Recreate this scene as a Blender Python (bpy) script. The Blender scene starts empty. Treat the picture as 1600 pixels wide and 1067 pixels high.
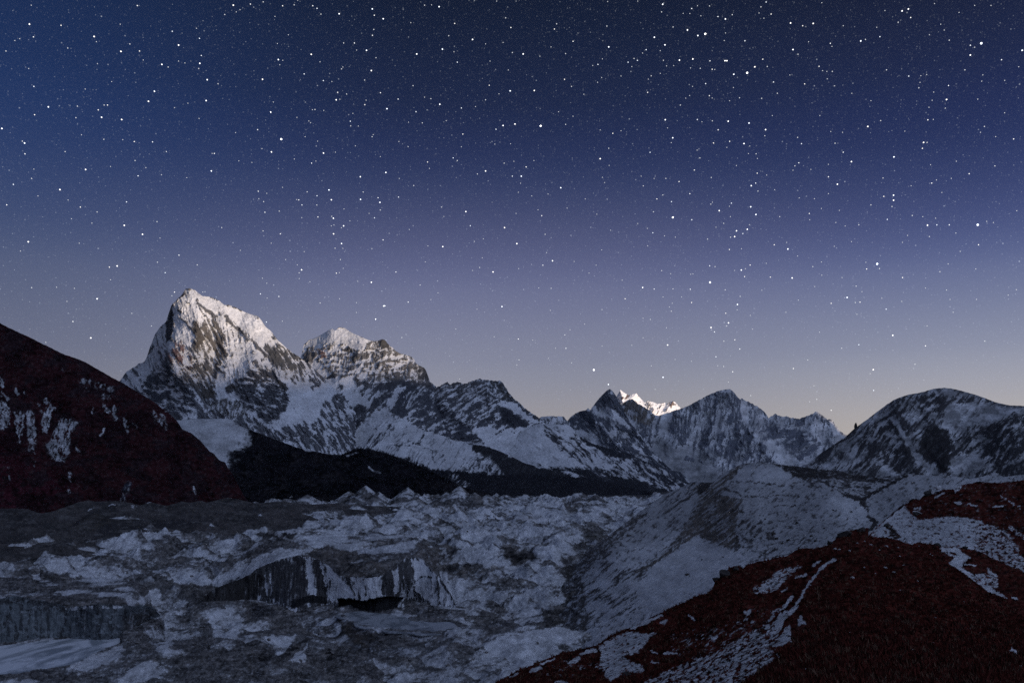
import bpy, math
import numpy as np
from mathutils import Matrix, Vector, Euler

# ------------------------------------------------------------------ camera, sky, sun, exposure
SC = bpy.context.scene
R = math.radians
F = 1400.0                       # focal length in photo pixels (1600 px wide)
CX, CY = 800.0, 533.5
PITCH = math.atan(206.5 / F)
CAMZ = 110.0                     # the camera stands this high over the glacier
cam_data = bpy.data.cameras.new("camera")
cam_data.sensor_width = 36.0
cam_data.lens = 36.0 * F / 1600.0
cam_data.clip_start = 1.0
cam_data.clip_end = 300000.0
cam = bpy.data.objects.new("camera", cam_data)
cam.location = (0, 0, CAMZ)
cam.rotation_euler = (math.pi / 2 + PITCH, 0, 0)
SC.collection.objects.link(cam)
SC.camera = cam

SUN_AZ, SUN_EL = 128.0, 3.5      # degrees clockwise from the view direction; above the horizon
SV = Vector((math.sin(R(SUN_AZ)) * math.cos(R(SUN_EL)), math.cos(R(SUN_AZ)) * math.cos(R(SUN_EL)), math.sin(R(SUN_EL))))
sun_data = bpy.data.lights.new("sun", 'SUN')
sun_data.energy = 4.6
sun_data.angle = R(2.6)
sun_data.color = (1.0, 0.79, 0.60)
sun = bpy.data.objects.new("sun", sun_data)
sun.rotation_euler = SV.to_track_quat('Z', 'Y').to_euler()
SC.collection.objects.link(sun)

SC.view_settings.view_transform = 'Standard'
SC.view_settings.look = 'None'
SC.view_settings.exposure = 0.0
SC.view_settings.gamma = 1.0
SC.cycles.use_denoising = False
SC.cycles.max_bounces = 4
SC.cycles.diffuse_bounces = 3

def srgb(r, g, b):
    f = lambda c: (c / 255 / 12.92) if c / 255 <= 0.04045 else ((c / 255 + 0.055) / 1.055) ** 2.4
    return (f(r), f(g), f(b), 1.0)

def build_world():
    w = bpy.data.worlds.new("World")
    SC.world = w
    w.use_nodes = True
    nt = w.node_tree
    N, K = nt.nodes, nt.links
    for n in list(N):
        N.remove(n)
    out = N.new('ShaderNodeOutputWorld')
    bg = N.new('ShaderNodeBackground')
    K.new(bg.outputs[0], out.inputs[0])
    tc = N.new('ShaderNodeTexCoord')
    sep = N.new('ShaderNodeSeparateXYZ')
    K.new(tc.outputs['Generated'], sep.inputs[0])
    def math_n(op, a, b=None, clamp=False):
        n = N.new('ShaderNodeMath'); n.operation = op; n.use_clamp = clamp
        for i, v in enumerate((a, b)):
            if v is None: continue
            if isinstance(v, (int, float)): n.inputs[i].default_value = v
            else: K.new(v, n.inputs[i])
        return n.outputs[0]
    def ramp(fac, stops):
        n = N.new('ShaderNodeValToRGB'); K.new(fac, n.inputs[0])
        n.color_ramp.interpolation = 'B_SPLINE' if len(stops) > 3 else 'LINEAR'
        e = n.color_ramp.elements
        while len(e) < len(stops): e.new(0.5)
        for i, (p, c) in enumerate(stops):
            e[i].position = p; e[i].color = c
        return n.outputs[0]
    def mix(fac, a, b, mode='MIX'):
        n = N.new('ShaderNodeMix'); n.data_type = 'RGBA'; n.blend_type = mode
        if isinstance(fac, (int, float)): n.inputs[0].default_value = fac
        else: K.new(fac, n.inputs[0])
        for i, v in ((6, a), (7, b)):
            if isinstance(v, tuple): n.inputs[i].default_value = v
            else: K.new(v, n.inputs[i])
        return n.outputs[2]
    z = sep.outputs[2]
    # sine of the elevation: 0 at the horizon, about 0.5 at the top of the picture
    el = math_n('MULTIPLY', z, 1.6, True)
    S = SKY
    base = ramp(el, S['centre'])
    left = ramp(el, S['left'])
    right = ramp(el, S['right'])
    az = math_n('ARCTAN2', sep.outputs[0], sep.outputs[1])      # 0 ahead, positive to the right
    fl = N.new('ShaderNodeMapRange'); fl.interpolation_type = 'SMOOTHSTEP'
    K.new(az, fl.inputs[0]); fl.inputs[1].default_value = R(-4); fl.inputs[2].default_value = R(-34)
    fr = N.new('ShaderNodeMapRange'); fr.interpolation_type = 'SMOOTHSTEP'
    K.new(az, fr.inputs[0]); fr.inputs[1].default_value = R(2); fr.inputs[2].default_value = R(32)
    col = mix(fl.outputs[0], base, left)
    col = mix(fr.outputs[0], col, right)
    # afterglow of the sun that has set behind the camera
    dot = N.new('ShaderNodeVectorMath'); dot.operation = 'DOT_PRODUCT'
    K.new(tc.outputs['Generated'], dot.inputs[0])
    dot.inputs[1].default_value = (math.sin(R(130)) * 0.77, math.cos(R(130)) * 0.77, 0.64)
    gl = N.new('ShaderNodeMapRange'); gl.interpolation_type = 'SMOOTHSTEP'
    K.new(dot.outputs['Value'], gl.inputs[0]); gl.inputs[1].default_value = 0.50; gl.inputs[2].default_value = 1.0
    glow = mix(gl.outputs[0], (0, 0, 0, 1), S['glow'])
    col = mix(1.0, col, glow, 'ADD')
    # faint stars, far too many to count: tiny cells over the direction sphere
    for sc, rad, dens, bright in ((230.0, 0.20, 0.15, 0.50), (380.0, 0.24, 0.55, 0.36), (560.0, 0.42, 0.45, 0.10)):
        v = N.new('ShaderNodeTexVoronoi'); v.feature = 'F1'
        v.inputs['Scale'].default_value = sc
        K.new(tc.outputs['Generated'], v.inputs['Vector'])
        d = math_n('SUBTRACT', 1.0, math_n('DIVIDE', v.outputs['Distance'], rad), True)
        s3 = N.new('ShaderNodeSeparateColor'); K.new(v.outputs['Color'], s3.inputs[0])
        keep = math_n('SUBTRACT', s3.outputs[0], 1.0 - dens, True)
        keep = math_n('MULTIPLY', math_n('POWER', math_n('DIVIDE', keep, dens), 3.0), bright)
        fade = math_n('MULTIPLY', z, 6.0, True)
        st = math_n('MULTIPLY', math_n('MULTIPLY', d, keep), fade)
        cmb = mix(st, (0, 0, 0, 1), (0.85, 0.92, 1.0, 1))
        col = mix(1.0, col, cmb, 'ADD')
    K.new(col, bg.inputs[0])
    bg.inputs[1].default_value = 1.0

def rows(*rs):
    """(photo row, colour) down the picture -> ramp stops by 1.6 x sine of the elevation."""
    out = []
    for y, c in rs:
        e = PITCH + math.atan((CY - y) / F)
        out.append((min(1.0, max(0.0, 1.6 * math.sin(e))), srgb(*c)))
    return sorted(out)

SKY = dict(
    centre=rows((-90, (16, 24, 42)), (20, (19, 29, 52)), (164, (29, 40, 72)), (235, (38, 49, 87)), (300, (52, 63, 101)), (380, (81, 87, 124)), (454, (104, 110, 146)), (564, (134, 138, 158)), (615, (143, 145, 159)), (680, (164, 157, 155))),
    left=rows((-90, (18, 30, 54)), (30, (26, 43, 79)), (164, (30, 50, 92)), (235, (36, 56, 100)), (300, (44, 62, 105)), (380, (60, 75, 114)), (444, (78, 90, 123)), (560, (106, 112, 135)), (615, (116, 118, 133)), (680, (128, 126, 132))),
    right=rows((-90, (17, 22, 36)), (40, (24, 31, 54)), (164, (31, 41, 75)), (235, (36, 47, 88)), (294, (43, 55, 97)), (380, (66, 77, 123)), (454, (95, 106, 148)), (560, (144, 150, 171)), (620, (165, 166, 177)), (680, (186, 178, 171))),
    glow=(0.43, 0.53, 0.80, 1.0),
)
build_world()

# ------------------------------------------------------------------ numeric helpers
def ray(px, py):
    """Direction of the photo pixel, scaled so that its y (distance ahead) is 1."""
    xc = (px - CX) / F
    yc = (CY - py) / F
    c, s = math.cos(PITCH), math.sin(PITCH)
    dy = c - yc * s
    dz = s + yc * c
    return xc / dy, dz / dy

def project(X, Y, Z):
    c, s = math.cos(PITCH), math.sin(PITCH)
    z = Z - CAMZ
    fwd = Y * c + z * s
    up = -Y * s + z * c
    return CX + F * X / fwd, CY - F * up / fwd

def at(px, py, D):
    a, b = ray(px, py)
    return (a * D, D, CAMZ + b * D)

def _h(ix, iy, seed):
    h = (ix.astype(np.uint32) * np.uint32(374761393) + iy.astype(np.uint32) * np.uint32(668265263) + np.uint32((seed * 2246822519) & 0xffffffff))
    h = (h ^ (h >> np.uint32(13))) * np.uint32(1274126177)
    return h ^ (h >> np.uint32(16))

def gn(x, y, seed=0):
    x = np.asarray(x, np.float64); y = np.asarray(y, np.float64)
    x, y = np.broadcast_arrays(x, y)
    ix = np.floor(x).astype(np.int64); iy = np.floor(y).astype(np.int64)
    fx = x - ix; fy = y - iy
    ux = fx * fx * fx * (fx * (fx * 6 - 15) + 10); uy = fy * fy * fy * (fy * (fy * 6 - 15) + 10)
    def g(i, j):
        a = _h(ix + i, iy + j, seed).astype(np.float64) * (2 * math.pi / 4294967296.0)
        return np.cos(a) * (fx - i) + np.sin(a) * (fy - j)
    a = g(0, 0); b = g(1, 0); c = g(0, 1); d = g(1, 1)
    t = a + (b - a) * ux
    return (t + (c + (d - c) * ux - t) * uy) * 1.5

def fbm(x, y, seed=0, octs=5, gain=0.5, lac=2.03):
    o = 0.0; a = 1.0; tot = 0.0
    for k in range(octs):
        o = o + a * gn(x, y, seed + 17 * k)
        tot += a; a *= gain
        x, y = (x * 0.8 - y * 0.6) * lac + 7.3, (x * 0.6 + y * 0.8) * lac - 3.1
    return o / tot * 1.6

def fbm_a(x, y, seed=0, octs=5, gain=0.55, lac=2.0):
    """fbm that keeps its axes, for streaks."""
    o = 0.0; a = 1.0; tot = 0.0
    for k in range(octs):
        o = o + a * gn(x + 5.7 * k, y - 3.3 * k, seed + 17 * k)
        tot += a; a *= gain
        x, y = x * lac, y * lac
    return o / tot * 1.6

def ridged(x, y, seed=0, octs=5, gain=0.5, lac=2.03, keep=False):
    o = 0.0; a = 1.0; tot = 0.0; w = 1.0
    for k in range(octs):
        n = 1 - np.abs(gn(x, y, seed + 13 * k)) * 1.5
        n = np.clip(n, 0, 1) ** 2
        o = o + a * n * w
        w = np.clip(n * 1.6, 0, 1)
        tot += a; a *= gain
        if keep: x, y = x * lac + 4.1, y * lac - 2.2
        else: x, y = (x * 0.8 - y * 0.6) * lac + 7.3, (x * 0.6 + y * 0.8) * lac - 3.1
    return o / tot

def cones(x, y, seed):
    """A field of rubble cones with jittered summits: height, and the way down from the summit (unit vector)."""
    ix = np.floor(x).astype(np.int64); iy = np.floor(y).astype(np.int64)
    best = np.full(x.shape, -9.0); bx = np.zeros(x.shape); by = np.zeros(x.shape)
    for i in (-1, 0, 1):
        for j in (-1, 0, 1):
            h = _h(ix + i, iy + j, seed)
            cx = ix + i + 0.1 + 0.8 * ((h & np.uint32(1023)).astype(np.float64) / 1023)
            cy = iy + j + 0.1 + 0.8 * (((h >> np.uint32(10)) & np.uint32(1023)).astype(np.float64) / 1023)
            hh = 0.35 + 0.65 * (((h >> np.uint32(20)) & np.uint32(1023)).astype(np.float64) / 1023)
            dx = x - cx; dy = y - cy
            d = np.sqrt(dx * dx + dy * dy)
            v = hh - d
            m = v > best
            best = np.where(m, v, best); bx = np.where(m, dx / (d + 1e-6), bx); by = np.where(m, dy / (d + 1e-6), by)
    return best, bx, by

def sstep(a, b, x):
    t = np.clip((x - a) / (b - a), 0, 1)
    return t * t * (3 - 2 * t)

def equal(n):
    """Ranks in 0..1, so that n < p covers the share p."""
    q = np.linspace(0, 1, 257)
    s = n.ravel()
    if s.size > 60000: s = s[:: s.size // 60000 + 1]
    return np.interp(n, np.quantile(s, q), q)

def rot(px, py, ang):
    c, s = math.cos(R(ang)), math.sin(R(ang))
    return px * c - py * s, px * s + py * c        # u runs along a line that climbs to the right by ang on the picture

def crop(x0, y0, k):
    return lambda *pts: [(x0 + x / k, y0 + y / k) for x, y in pts]

def line_of(pts):
    xs = np.array([p[0] for p in pts], float); ys = np.array([p[1] for p in pts], float)
    return lambda x: np.interp(x, xs, ys)

def seg_dist(px, py, pts, closed=False):
    d = np.full(px.shape, 1e9)
    m = len(pts)
    for i in range(m if closed else m - 1):
        ax, ay = pts[i]; bx, by = pts[(i + 1) % m]
        vx, vy = bx - ax, by - ay
        L2 = vx * vx + vy * vy + 1e-9
        t = np.clip(((px - ax) * vx + (py - ay) * vy) / L2, 0, 1)
        d = np.minimum(d, (px - ax - t * vx) ** 2 + (py - ay - t * vy) ** 2)
    return np.sqrt(d)

def inside(px, py, pts):
    r = np.zeros(px.shape, bool)
    m = len(pts)
    for i in range(m):
        ax, ay = pts[i]; bx, by = pts[(i + 1) % m]
        if ay == by: continue
        c = ((ay > py) != (by > py)) & (px < (bx - ax) * (py - ay) / (by - ay) + ax)
        r ^= c
    return r

def poly_mask(px, py, pts, f):
    xs = [p[0] for p in pts]; ys = [p[1] for p in pts]
    out = np.zeros(px.shape)
    b = (px > min(xs) - 2 * f) & (px < max(xs) + 2 * f) & (py > min(ys) - 2 * f) & (py < max(ys) + 2 * f)
    if not b.any(): return out
    x, y = px[b], py[b]
    d = seg_dist(x, y, pts, True)
    d = np.where(inside(x, y, pts), d, -d)
    out[b] = sstep(-f, f, d)
    return out

def line_mask(px, py, pts, w, f=None):
    xs = [p[0] for p in pts]; ys = [p[1] for p in pts]
    g = w * 2.2 + 2
    out = np.zeros(px.shape)
    b = (px > min(xs) - g) & (px < max(xs) + g) & (py > min(ys) - g) & (py < max(ys) + g)
    if not b.any(): return out
    out[b] = 1 - sstep(w * 0.55, w * 1.45, seg_dist(px[b], py[b], pts))
    return out

def tps(pts, x, y):
    """Smooth surface of log distance through the control points."""
    P = np.array([(p[0] / 200.0, p[1] / 200.0) for p in pts], float)
    v = np.log([p[2] for p in pts])
    n = len(P)
    def U(r2): return 0.5 * r2 * np.log(r2 + 1e-12)
    A = np.zeros((n + 3, n + 3))
    d = ((P[:, None] - P[None]) ** 2).sum(2)
    A[:n, :n] = U(d) + np.eye(n) * 0.002
    A[:n, n] = 1; A[:n, n + 1:] = P
    A[n, :n] = 1; A[n + 1:, :n] = P.T
    w = np.linalg.solve(A, np.concatenate([v, np.zeros(3)]))
    X, Y = x / 200.0, y / 200.0
    o = w[n] + w[n + 1] * X + w[n + 2] * Y
    for i in range(n):
        o = o + w[i] * U((X - P[i, 0]) ** 2 + (Y - P[i, 1]) ** 2)
    return np.exp(o)

# ------------------------------------------------------------------ mesh and materials
def grid_mesh(name, P, col, mat, smooth=True):
    """P: rows x cols x 3 points, col: rows x cols x 3 albedo."""
    nr, nc = P.shape[:2]
    me = bpy.data.meshes.new(name)
    idx = np.arange(nr * nc, dtype=np.int32).reshape(nr, nc)
    q = np.stack([idx[:-1, :-1], idx[:-1, 1:], idx[1:, 1:], idx[1:, :-1]], -1).reshape(-1, 4)
    nf = len(q)
    me.vertices.add(nr * nc)
    me.vertices.foreach_set('co', P.reshape(-1).astype(np.float32))
    me.loops.add(nf * 4)
    me.loops.foreach_set('vertex_index', q.reshape(-1))
    me.polygons.add(nf)
    me.polygons.foreach_set('loop_start', np.arange(0, nf * 4, 4, dtype=np.int32))
    me.polygons.foreach_set('loop_total', np.full(nf, 4, np.int32))
    me.polygons.foreach_set('use_smooth', np.full(nf, smooth))
    me.update(calc_edges=True)
    a = me.color_attributes.new('albedo', 'FLOAT_COLOR', 'POINT')
    c4 = np.ones((nr * nc, 4), np.float32)
    c4[:, :3] = np.clip(col.reshape(-1, 3), 0.002, 0.92)
    a.data.foreach_set('color', c4.reshape(-1))
    me.materials.append(mat)
    o = bpy.data.objects.new(name, me)
    SC.collection.objects.link(o)
    return o

def ground_mat(name, size, bump=0.5, contrast=0.5, rough=0.85, spec=0.12):
    """Albedo from the surface's own rock and snow map, broken up by noise of the given grain size (metres)."""
    m = bpy.data.materials.new(name); m.use_nodes = True
    N, K = m.node_tree.nodes, m.node_tree.links
    bs = N['Principled BSDF']
    bs.inputs['Roughness'].default_value = rough
    bs.inputs['Specular IOR Level'].default_value = spec
    at_ = N.new('ShaderNodeAttribute'); at_.attribute_name = 'albedo'
    geo = N.new('ShaderNodeNewGeometry')
    no = N.new('ShaderNodeTexNoise'); no.inputs['Scale'].default_value = 1.0 / size
    no.inputs['Detail'].default_value = 6; no.inputs['Roughness'].default_value = 0.65
    K.new(geo.outputs['Position'], no.inputs['Vector'])
    mr = N.new('ShaderNodeMapRange')
    K.new(no.outputs[0], mr.inputs[0])
    mr.inputs[1].default_value = 0.3; mr.inputs[2].default_value = 0.7
    mr.inputs[3].default_value = 1 - contrast; mr.inputs[4].default_value = 1 + contrast * 0.55
    mx = N.new('ShaderNodeVectorMath'); mx.operation = 'SCALE'
    K.new(at_.outputs['Color'], mx.inputs[0]); K.new(mr.outputs[0], mx.inputs['Scale'])
    K.new(mx.outputs[0], bs.inputs['Base Color'])
    if bump:
        bp = N.new('ShaderNodeBump'); bp.inputs['Strength'].default_value = bump
        bp.inputs['Distance'].default_value = size * 0.5
        K.new(no.outputs[0], bp.inputs['Height']); K.new(bp.outputs[0], bs.inputs['Normal'])
    return m

def tag(o, label=None, cat=None, group=None, kind=None):
    if label: o['label'] = label
    if cat: o['category'] = cat
    if group: o['group'] = group
    if kind: o['kind'] = kind
    return o

SNOW = np.array([0.78, 0.80, 0.84])

def paint(px, py, p0, tex0, rules, rock, wob=(3, 10), soft=0.10, seed=0, snow=SNOW, texs=None, tint=0.25, dust=0.30, fleck=0.0, thin=0.34, alt=None):
    """Snow share and rock colour over the surface -> albedo and the rock field. Rules in photo pixels, later ones on top."""
    wa, wl = wob
    wx = px + wa * fbm(px / wl, py / wl, seed + 901, 4); wy = py + wa * fbm(px / wl, py / wl, seed + 977, 4)
    p = (p0 + np.zeros(px.shape)) if not callable(p0) else p0(px, py)
    n = equal(tex0(px, py))
    cache = {}
    sk = np.ones(px.shape)
    rk = np.empty(px.shape + (3,)); rk[:] = rock
    for r in rules:
        f = r.get('f', 4)
        m = poly_mask(wx, wy, r['poly'], f) if 'poly' in r else line_mask(wx, wy, r['line'], r['w'])
        m = m * r.get('k', 1.0)
        if 'p' in r: p = p + (r['p'] - p) * m
        if 'rock' in r: rk = rk + (np.array(r['rock']) - rk) * m[..., None]
        if 'sk' in r: sk = sk + (r['sk'] - sk) * m       # thin dusting and weaker light, both put into the snow colour
        if 'tex' in r:
            t = r['tex']
            if t not in cache: cache[t] = equal(texs[t](px, py))
            n = n + (cache[t] - n) * m
    sf = 1.5 * soft * (0.2 + 0.8 * np.clip(5 * p * (1 - p), 0, 1))
    s = sstep(-sf, sf, (p - n) + (p - 0.5) * 0.16)
    fl = gn(px / 2.6, py / 1.9, seed + 61) + 0.6 * gn(px / 5.5, py / 3.2, seed + 64)
    fl = np.sign(fl) * np.abs(fl) ** 1.4 * 1.3
    if fleck: s = np.clip(s + fleck * fl * (1 - np.abs(2 * s - 1) * 0.55) * np.clip(p * 5, 0, 1), 0, 1)
    n2 = n + 0.10 * fl + 0.12 * fbm(px / 6, py / 4, seed + 62, 3)
    s = (1 - dust) * s + dust * sstep(-0.42, 0.42, p - n2) * np.clip(p * 6, 0, 1)
    v = np.clip(1 + tint * fbm(px / 7.0, py / 5.0, seed + 55, 5) + 0.6 * tint * fbm(px / 38, py / 20, seed + 57, 3), 0.25, 2)
    thin_and_shade = np.clip(1 - thin * (0.5 + 0.75 * fbm(px / 30.0, py / 16.0, seed + 56, 6, 0.68)), 0.3, 1.05)  # snow tone: thin patches, plus slope shade put into its colour
    if alt:
        for c, cov, lx, ly in alt:
            m = sstep(-0.10, 0.10, cov - equal(fbm(px / lx, py / ly, seed + int(91 + lx * 3), 5, 0.65)))
            rk = rk + (np.array(c) - rk) * m[..., None]
    alb = rk * v[..., None] * (1 - s[..., None]) + snow * (thin_and_shade * sk)[..., None] * s[..., None]
    return alb, s, n

SURF = {}
SNOWY = {}
def on(name, x, y):
    """The point of a landform that shows at a photo pixel, and metres to a pixel there."""
    px, py, P = SURF[name]
    k = int(np.argmin((px - x) ** 2 + (py - y) ** 2))
    q = P.reshape(-1, 3)[k]
    return q, float(q[1]) / F

def layer(name, top, bot, x0, x1, depth, mat, p0, tex0, rules=(), rock=(0.1, 0.1, 0.11), sx=1.1, sy=1.0,
          rough=0.8, ridges=(), noise=(), rockamp=0.0, seed=0, back=(8, 0.02, 0.6), texs=None, wob=(3, 10), soft=0.10,
          label=None, cat=None, kind='structure', snow=SNOW, rough_len=9.0, tint=0.25, group=None, post=None, relief=None, dust=0.30, fleck=0.0, texrel=(), thin=0.34, alt=None, ridgek=1.0):
    """One landform: the visible slope as a relief with its own distances, then the slope behind its skyline going down."""
    x = np.arange(x0, x1 + sx, sx)
    tp = line_of(top)(x); bt = line_of(bot)(x)
    rg = rough(x) if callable(rough) else rough
    tp = tp - rg * 1.6 * (ridged(x / rough_len, x * 0 + seed, seed + 5, 4) - 0.45)
    bt = np.maximum(bt, tp + 0.5)
    nr = max(6, int(np.max(bt - tp) / sy))
    v = np.linspace(0, 1, nr)[:, None]
    py = bt[None] + (tp - bt)[None] * v
    px = np.repeat(x[None], nr, 0)
    D = tps(depth, px, py)
    mpp = D / F                                       # metres to a photo pixel there
    alb, s, n = paint(px, py, p0, tex0, list(rules), rock, wob, soft, seed, snow, texs, tint, dust, fleck, thin, alt)
    rel = np.zeros(px.shape)
    calm = 0.30 + 0.70 * (1 - s)                      # snow lies smoother than rock
    for pts, a, w in ridges:
        a = a * ridgek                         # crest lines that stand out towards the viewer, in pixels
        wx = px + 4 * fbm(px / 14, py / 14, seed + 31, 4); wy = py + 4 * fbm(px / 14, py / 14, seed + 32, 4)
        rel += a * np.clip(1 - seg_dist(wx, wy, pts) / w, 0, 1)
    for kind_, a, lx, ly, ang in noise:
        lx, ly = max(lx, ly), min(lx, ly)            # long axis along ang
        u, w_ = rot(px, py, ang)
        fx = {'r': ridged, 'f': fbm, 'a': fbm_a}[kind_]
        rel += a * 0.75 * fx(u / lx, w_ / ly, seed + int(lx * 7 + ly), 5) * (calm if min(lx, ly) < 20 else 1)
    for tn, amp in texrel:                             # flutes and runnels in the snow itself
        rel += amp * s * texs[tn](px, py)
    rel += rockamp * (1 - s) * (0.6 + 0.8 * n)
    if relief: rel += relief(px, py)
    D = D - rel * mpp
    a, b = ray(px, py)
    P = np.stack([a * D, D, CAMZ + b * D], -1)
    if post: P = post(P, px, py)
    SURF[name] = (px, py, P.copy()); SNOWY[name] = s
    nb, dd, steep = back
    last = P[-1].copy(); ext = []
    for k in range(1, nb + 1):
        st = (k / nb) ** 1.6
        q = last.copy()
        dist = dd * last[:, 1] * st * 6
        q[:, 0] += dist * last[:, 0] / last[:, 1]
        q[:, 1] += dist
        q[:, 2] -= steep * dist + 0.01
        ext.append(q)
    P = np.concatenate([P, np.array(ext)], 0)
    alb = np.concatenate([alb, np.repeat(alb[-1:], nb, 0)], 0)
    o = grid_mesh(name, P, alb, mat)
    return tag(o, label, cat, group, kind)

def streaks(ang, lx, ly, seed, warp=0.6, octs=7, mixr=0.0):
    """Streaky noise of many sizes along ang: broad bands first, then ever finer strands."""
    def f(px, py):
        u, v = rot(px, py, ang)
        w1 = warp * fbm(u / lx * 0.5, v / lx * 0.5, seed + 301, 4); w2 = warp * fbm(u / lx * 0.5, v / lx * 0.5, seed + 302, 4)
        k = 1.3
        o = fbm_a(u / (lx * k) + w1 * 0.7, v / (ly * k) + w2 * lx / ly * 0.22, seed, octs, 0.76, 1.83)
        o = o + 0.30 * fbm(u / lx + 9, v / lx, seed + 71, 3) + 0.48 * fbm(u / (ly * 2.0), v / (ly * 1.1), seed + 72, 5, 0.78)
        if mixr: o = o + mixr * (ridged(u / lx, v / lx, seed + 77, 5) - 0.5)
        return o
    return f
# ------------------------------------------------------------------ materials of the landforms
M_FAR = ground_mat('far_snow_rock', 55.0, 0.35, 0.18)
M_MTN = ground_mat('mountain_snow_rock', 26.0, 0.6, 0.28)
M_HILL = ground_mat('heath_hillside', 9.0, 0.7, 0.45, 0.95, 0.0)
M_SNOWY = ground_mat('snowy_moraine', 5.0, 0.6, 0.30, 0.9)
M_HEATH = ground_mat('red_heath', 0.7, 0.9, 0.85, 0.95, 0.0)
M_DEBRIS = ground_mat('glacier_debris', 4.0, 0.8, 0.40, 0.9)
M_ICE = ground_mat('glacier_ice', 5.0, 0.5, 0.22, 0.55)

ROCK_BLUE = (0.105, 0.108, 0.120)
ROCK_DARK = (0.050, 0.052, 0.060)
ROCK_BROWN = (0.140, 0.122, 0.100)
HEATH_FAR = (0.016, 0.014, 0.014)

# ---- west range: unseen mountains behind the camera, skyline shaped to shade the valley
def west_range():
    s = np.array([SV.x, SV.y]); s /= np.linalg.norm(s)
    p = np.array([-s[1], s[0]])
    if p[1] < 0: p = -p
    q = np.linspace(-14000, 34000, 260)
    hr = np.interp(q, *zip(*WEST))
    hr = hr + 110 * (ridged(q / 1900, q * 0 + 3, 9, 5) - 0.45)
    rows = []
    for t in np.linspace(-1, 1, 41):
        zz = hr * (1 - abs(t) ** 0.9) - 30
        d = 7600 + 3800 * t
        g = 160 * fbm(q / 900, q * 0 + t * 6, 41, 5) * (1 - abs(t)) * min(1, abs(t) * 4)
        rows.append(np.stack([s[0] * d + p[0] * q, s[1] * d + p[1] * q, zz + g], -1))
    P = np.array(rows)
    sn = sstep(-0.1, 0.15, fbm(P[..., 0] / 500, P[..., 1] / 500 + P[..., 2] / 300, 12, 5) + (P[..., 2] - 500) / 1500)
    alb = np.array(ROCK_DARK) * (1 - sn[..., None]) + SNOW * sn[..., None]
    tag(grid_mesh('shade_casting_range', P, alb, M_FAR), 'unseen snowy mountain range behind the viewpoint, shaped to shade the valley from the last light', 'mountain range', kind='structure')

def west_profile():
    """Skyline heights that put the edge of the shade where the photograph has it: (photo pixel, distance) of points on that edge."""
    s = np.array([SV.x, SV.y]); s /= np.linalg.norm(s)
    p = np.array([-s[1], s[0]])
    if p[1] < 0: p = -p
    out = []
    for px, py, D in SHADE_EDGE:
        X, Y, Z = at(px, py, D)
        out.append((X * p[0] + Y * p[1], Z + (7600 - (X * s[0] + Y * s[1])) * math.tan(R(SUN_EL))))
    out.sort()
    return [(-14000, out[0][1])] + out + [(34000, out[-1][1])]

SHADE_EDGE = [(300, 560, 8100), (420, 565, 8300), (530, 565, 10500), (640, 578, 10200), (760, 548, 10000), (1010, 560, 19800), (1130, 555, 20500), (1200, 600, 21300), (1290, 650, 21800), (1000, 870, 27000), (1050, 870, 27000)]
WEST = west_profile()
west_range()

# ---- base ground under everything, out past the last peak
def valley_floor():
    r = np.array([3.0, 200, 800, 2000, 5000, 12000, 22000, 34000])
    a = np.linspace(0, 2 * math.pi, 73)
    P = np.stack([r[:, None] * np.sin(a), r[:, None] * np.cos(a), np.full((len(r), 73), -40.0)], -1)
    tag(grid_mesh('valley_floor', P[:, ::-1], np.zeros(P.shape) + np.array([0.06, 0.058, 0.06]), M_DEBRIS), 'dark stony valley floor under the mountains', 'ground', kind='structure')
valley_floor()

# ---- 1 the sunlit far peak (orange-pink)
R4 = crop(840, 560, 3.2)
Q2 = crop(870, 590, 6.275)
Q3 = crop(1090, 590, 5.928)
layer('alpenglow_peak',
      [(930, 640)] + Q2((580, 195), (600, 160), (625, 118), (650, 140), (700, 168), (735, 165), (778, 150), (810, 190), (862, 245), (890, 228), (950, 238), (985, 258), (1055, 243), (1085, 258), (1130, 218), (1160, 240), (1215, 298), (1260, 330)) + [(1085, 650)],
      [(930, 668), (1085, 672)], 932, 1084,
      [(930, 668, 25200), (1084, 670, 26900), (1005, 668, 26000), (970, 612, 26500), (1000, 616, 26900), (1050, 628, 27500), (935, 640, 26000), (1080, 645, 27900)],
      M_FAR, 0.86, streaks(62, 12, 3.2, 3), [
          dict(poly=Q2((590, 120), (690, 165), (780, 150), (860, 250), (760, 210), (700, 230), (600, 220)), p=0.93, f=2),
          dict(poly=Q2((1085, 250), (1125, 222), (1160, 260), (1120, 300), (1090, 290)), p=0.25, f=1.5),
          dict(poly=Q2((600, 200), (700, 170), (720, 185), (640, 215)), p=0.35, f=1.5),
      ], rock=(0.15, 0.11, 0.10), rough=0.5, sx=0.8, sy=0.6, rough_len=5,
      ridges=[(Q2((625, 120), (660, 250)), 14, 9), (Q2((778, 150), (720, 240)), 12, 9), (Q2((1130, 220), (1100, 330)), 10, 8), (Q2((890, 230), (960, 340)), 8, 8)],
      noise=[('a', 4, 6, 22, 55)], rockamp=2.5, seed=11, thin=0.0, dust=0.1,
      label='small distant peak glowing orange pink in the last sunlight', cat='mountain')

# ---- 2 small flat-topped far bump in the pass
layer('pass_summit', [(826, 662)] + R4((10, 296), (25, 290), (70, 288), (130, 290), (142, 305), (160, 322)) + [(905, 672)], [(826, 700), (905, 700)], 828, 904,
      [(830, 700, 15500), (900, 700, 15500), (860, 651, 16400), (830, 660, 16500), (900, 670, 16400)], M_FAR, 0.62, streaks(80, 10, 3.5, 5), [],
      rock=ROCK_BLUE, rough=0.7, sx=0.8, sy=0.7, noise=[('a', 3, 5, 18, 70)], rockamp=2, seed=21,
      label='little flat-topped snowy summit far off in the pass', cat='mountain')

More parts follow.
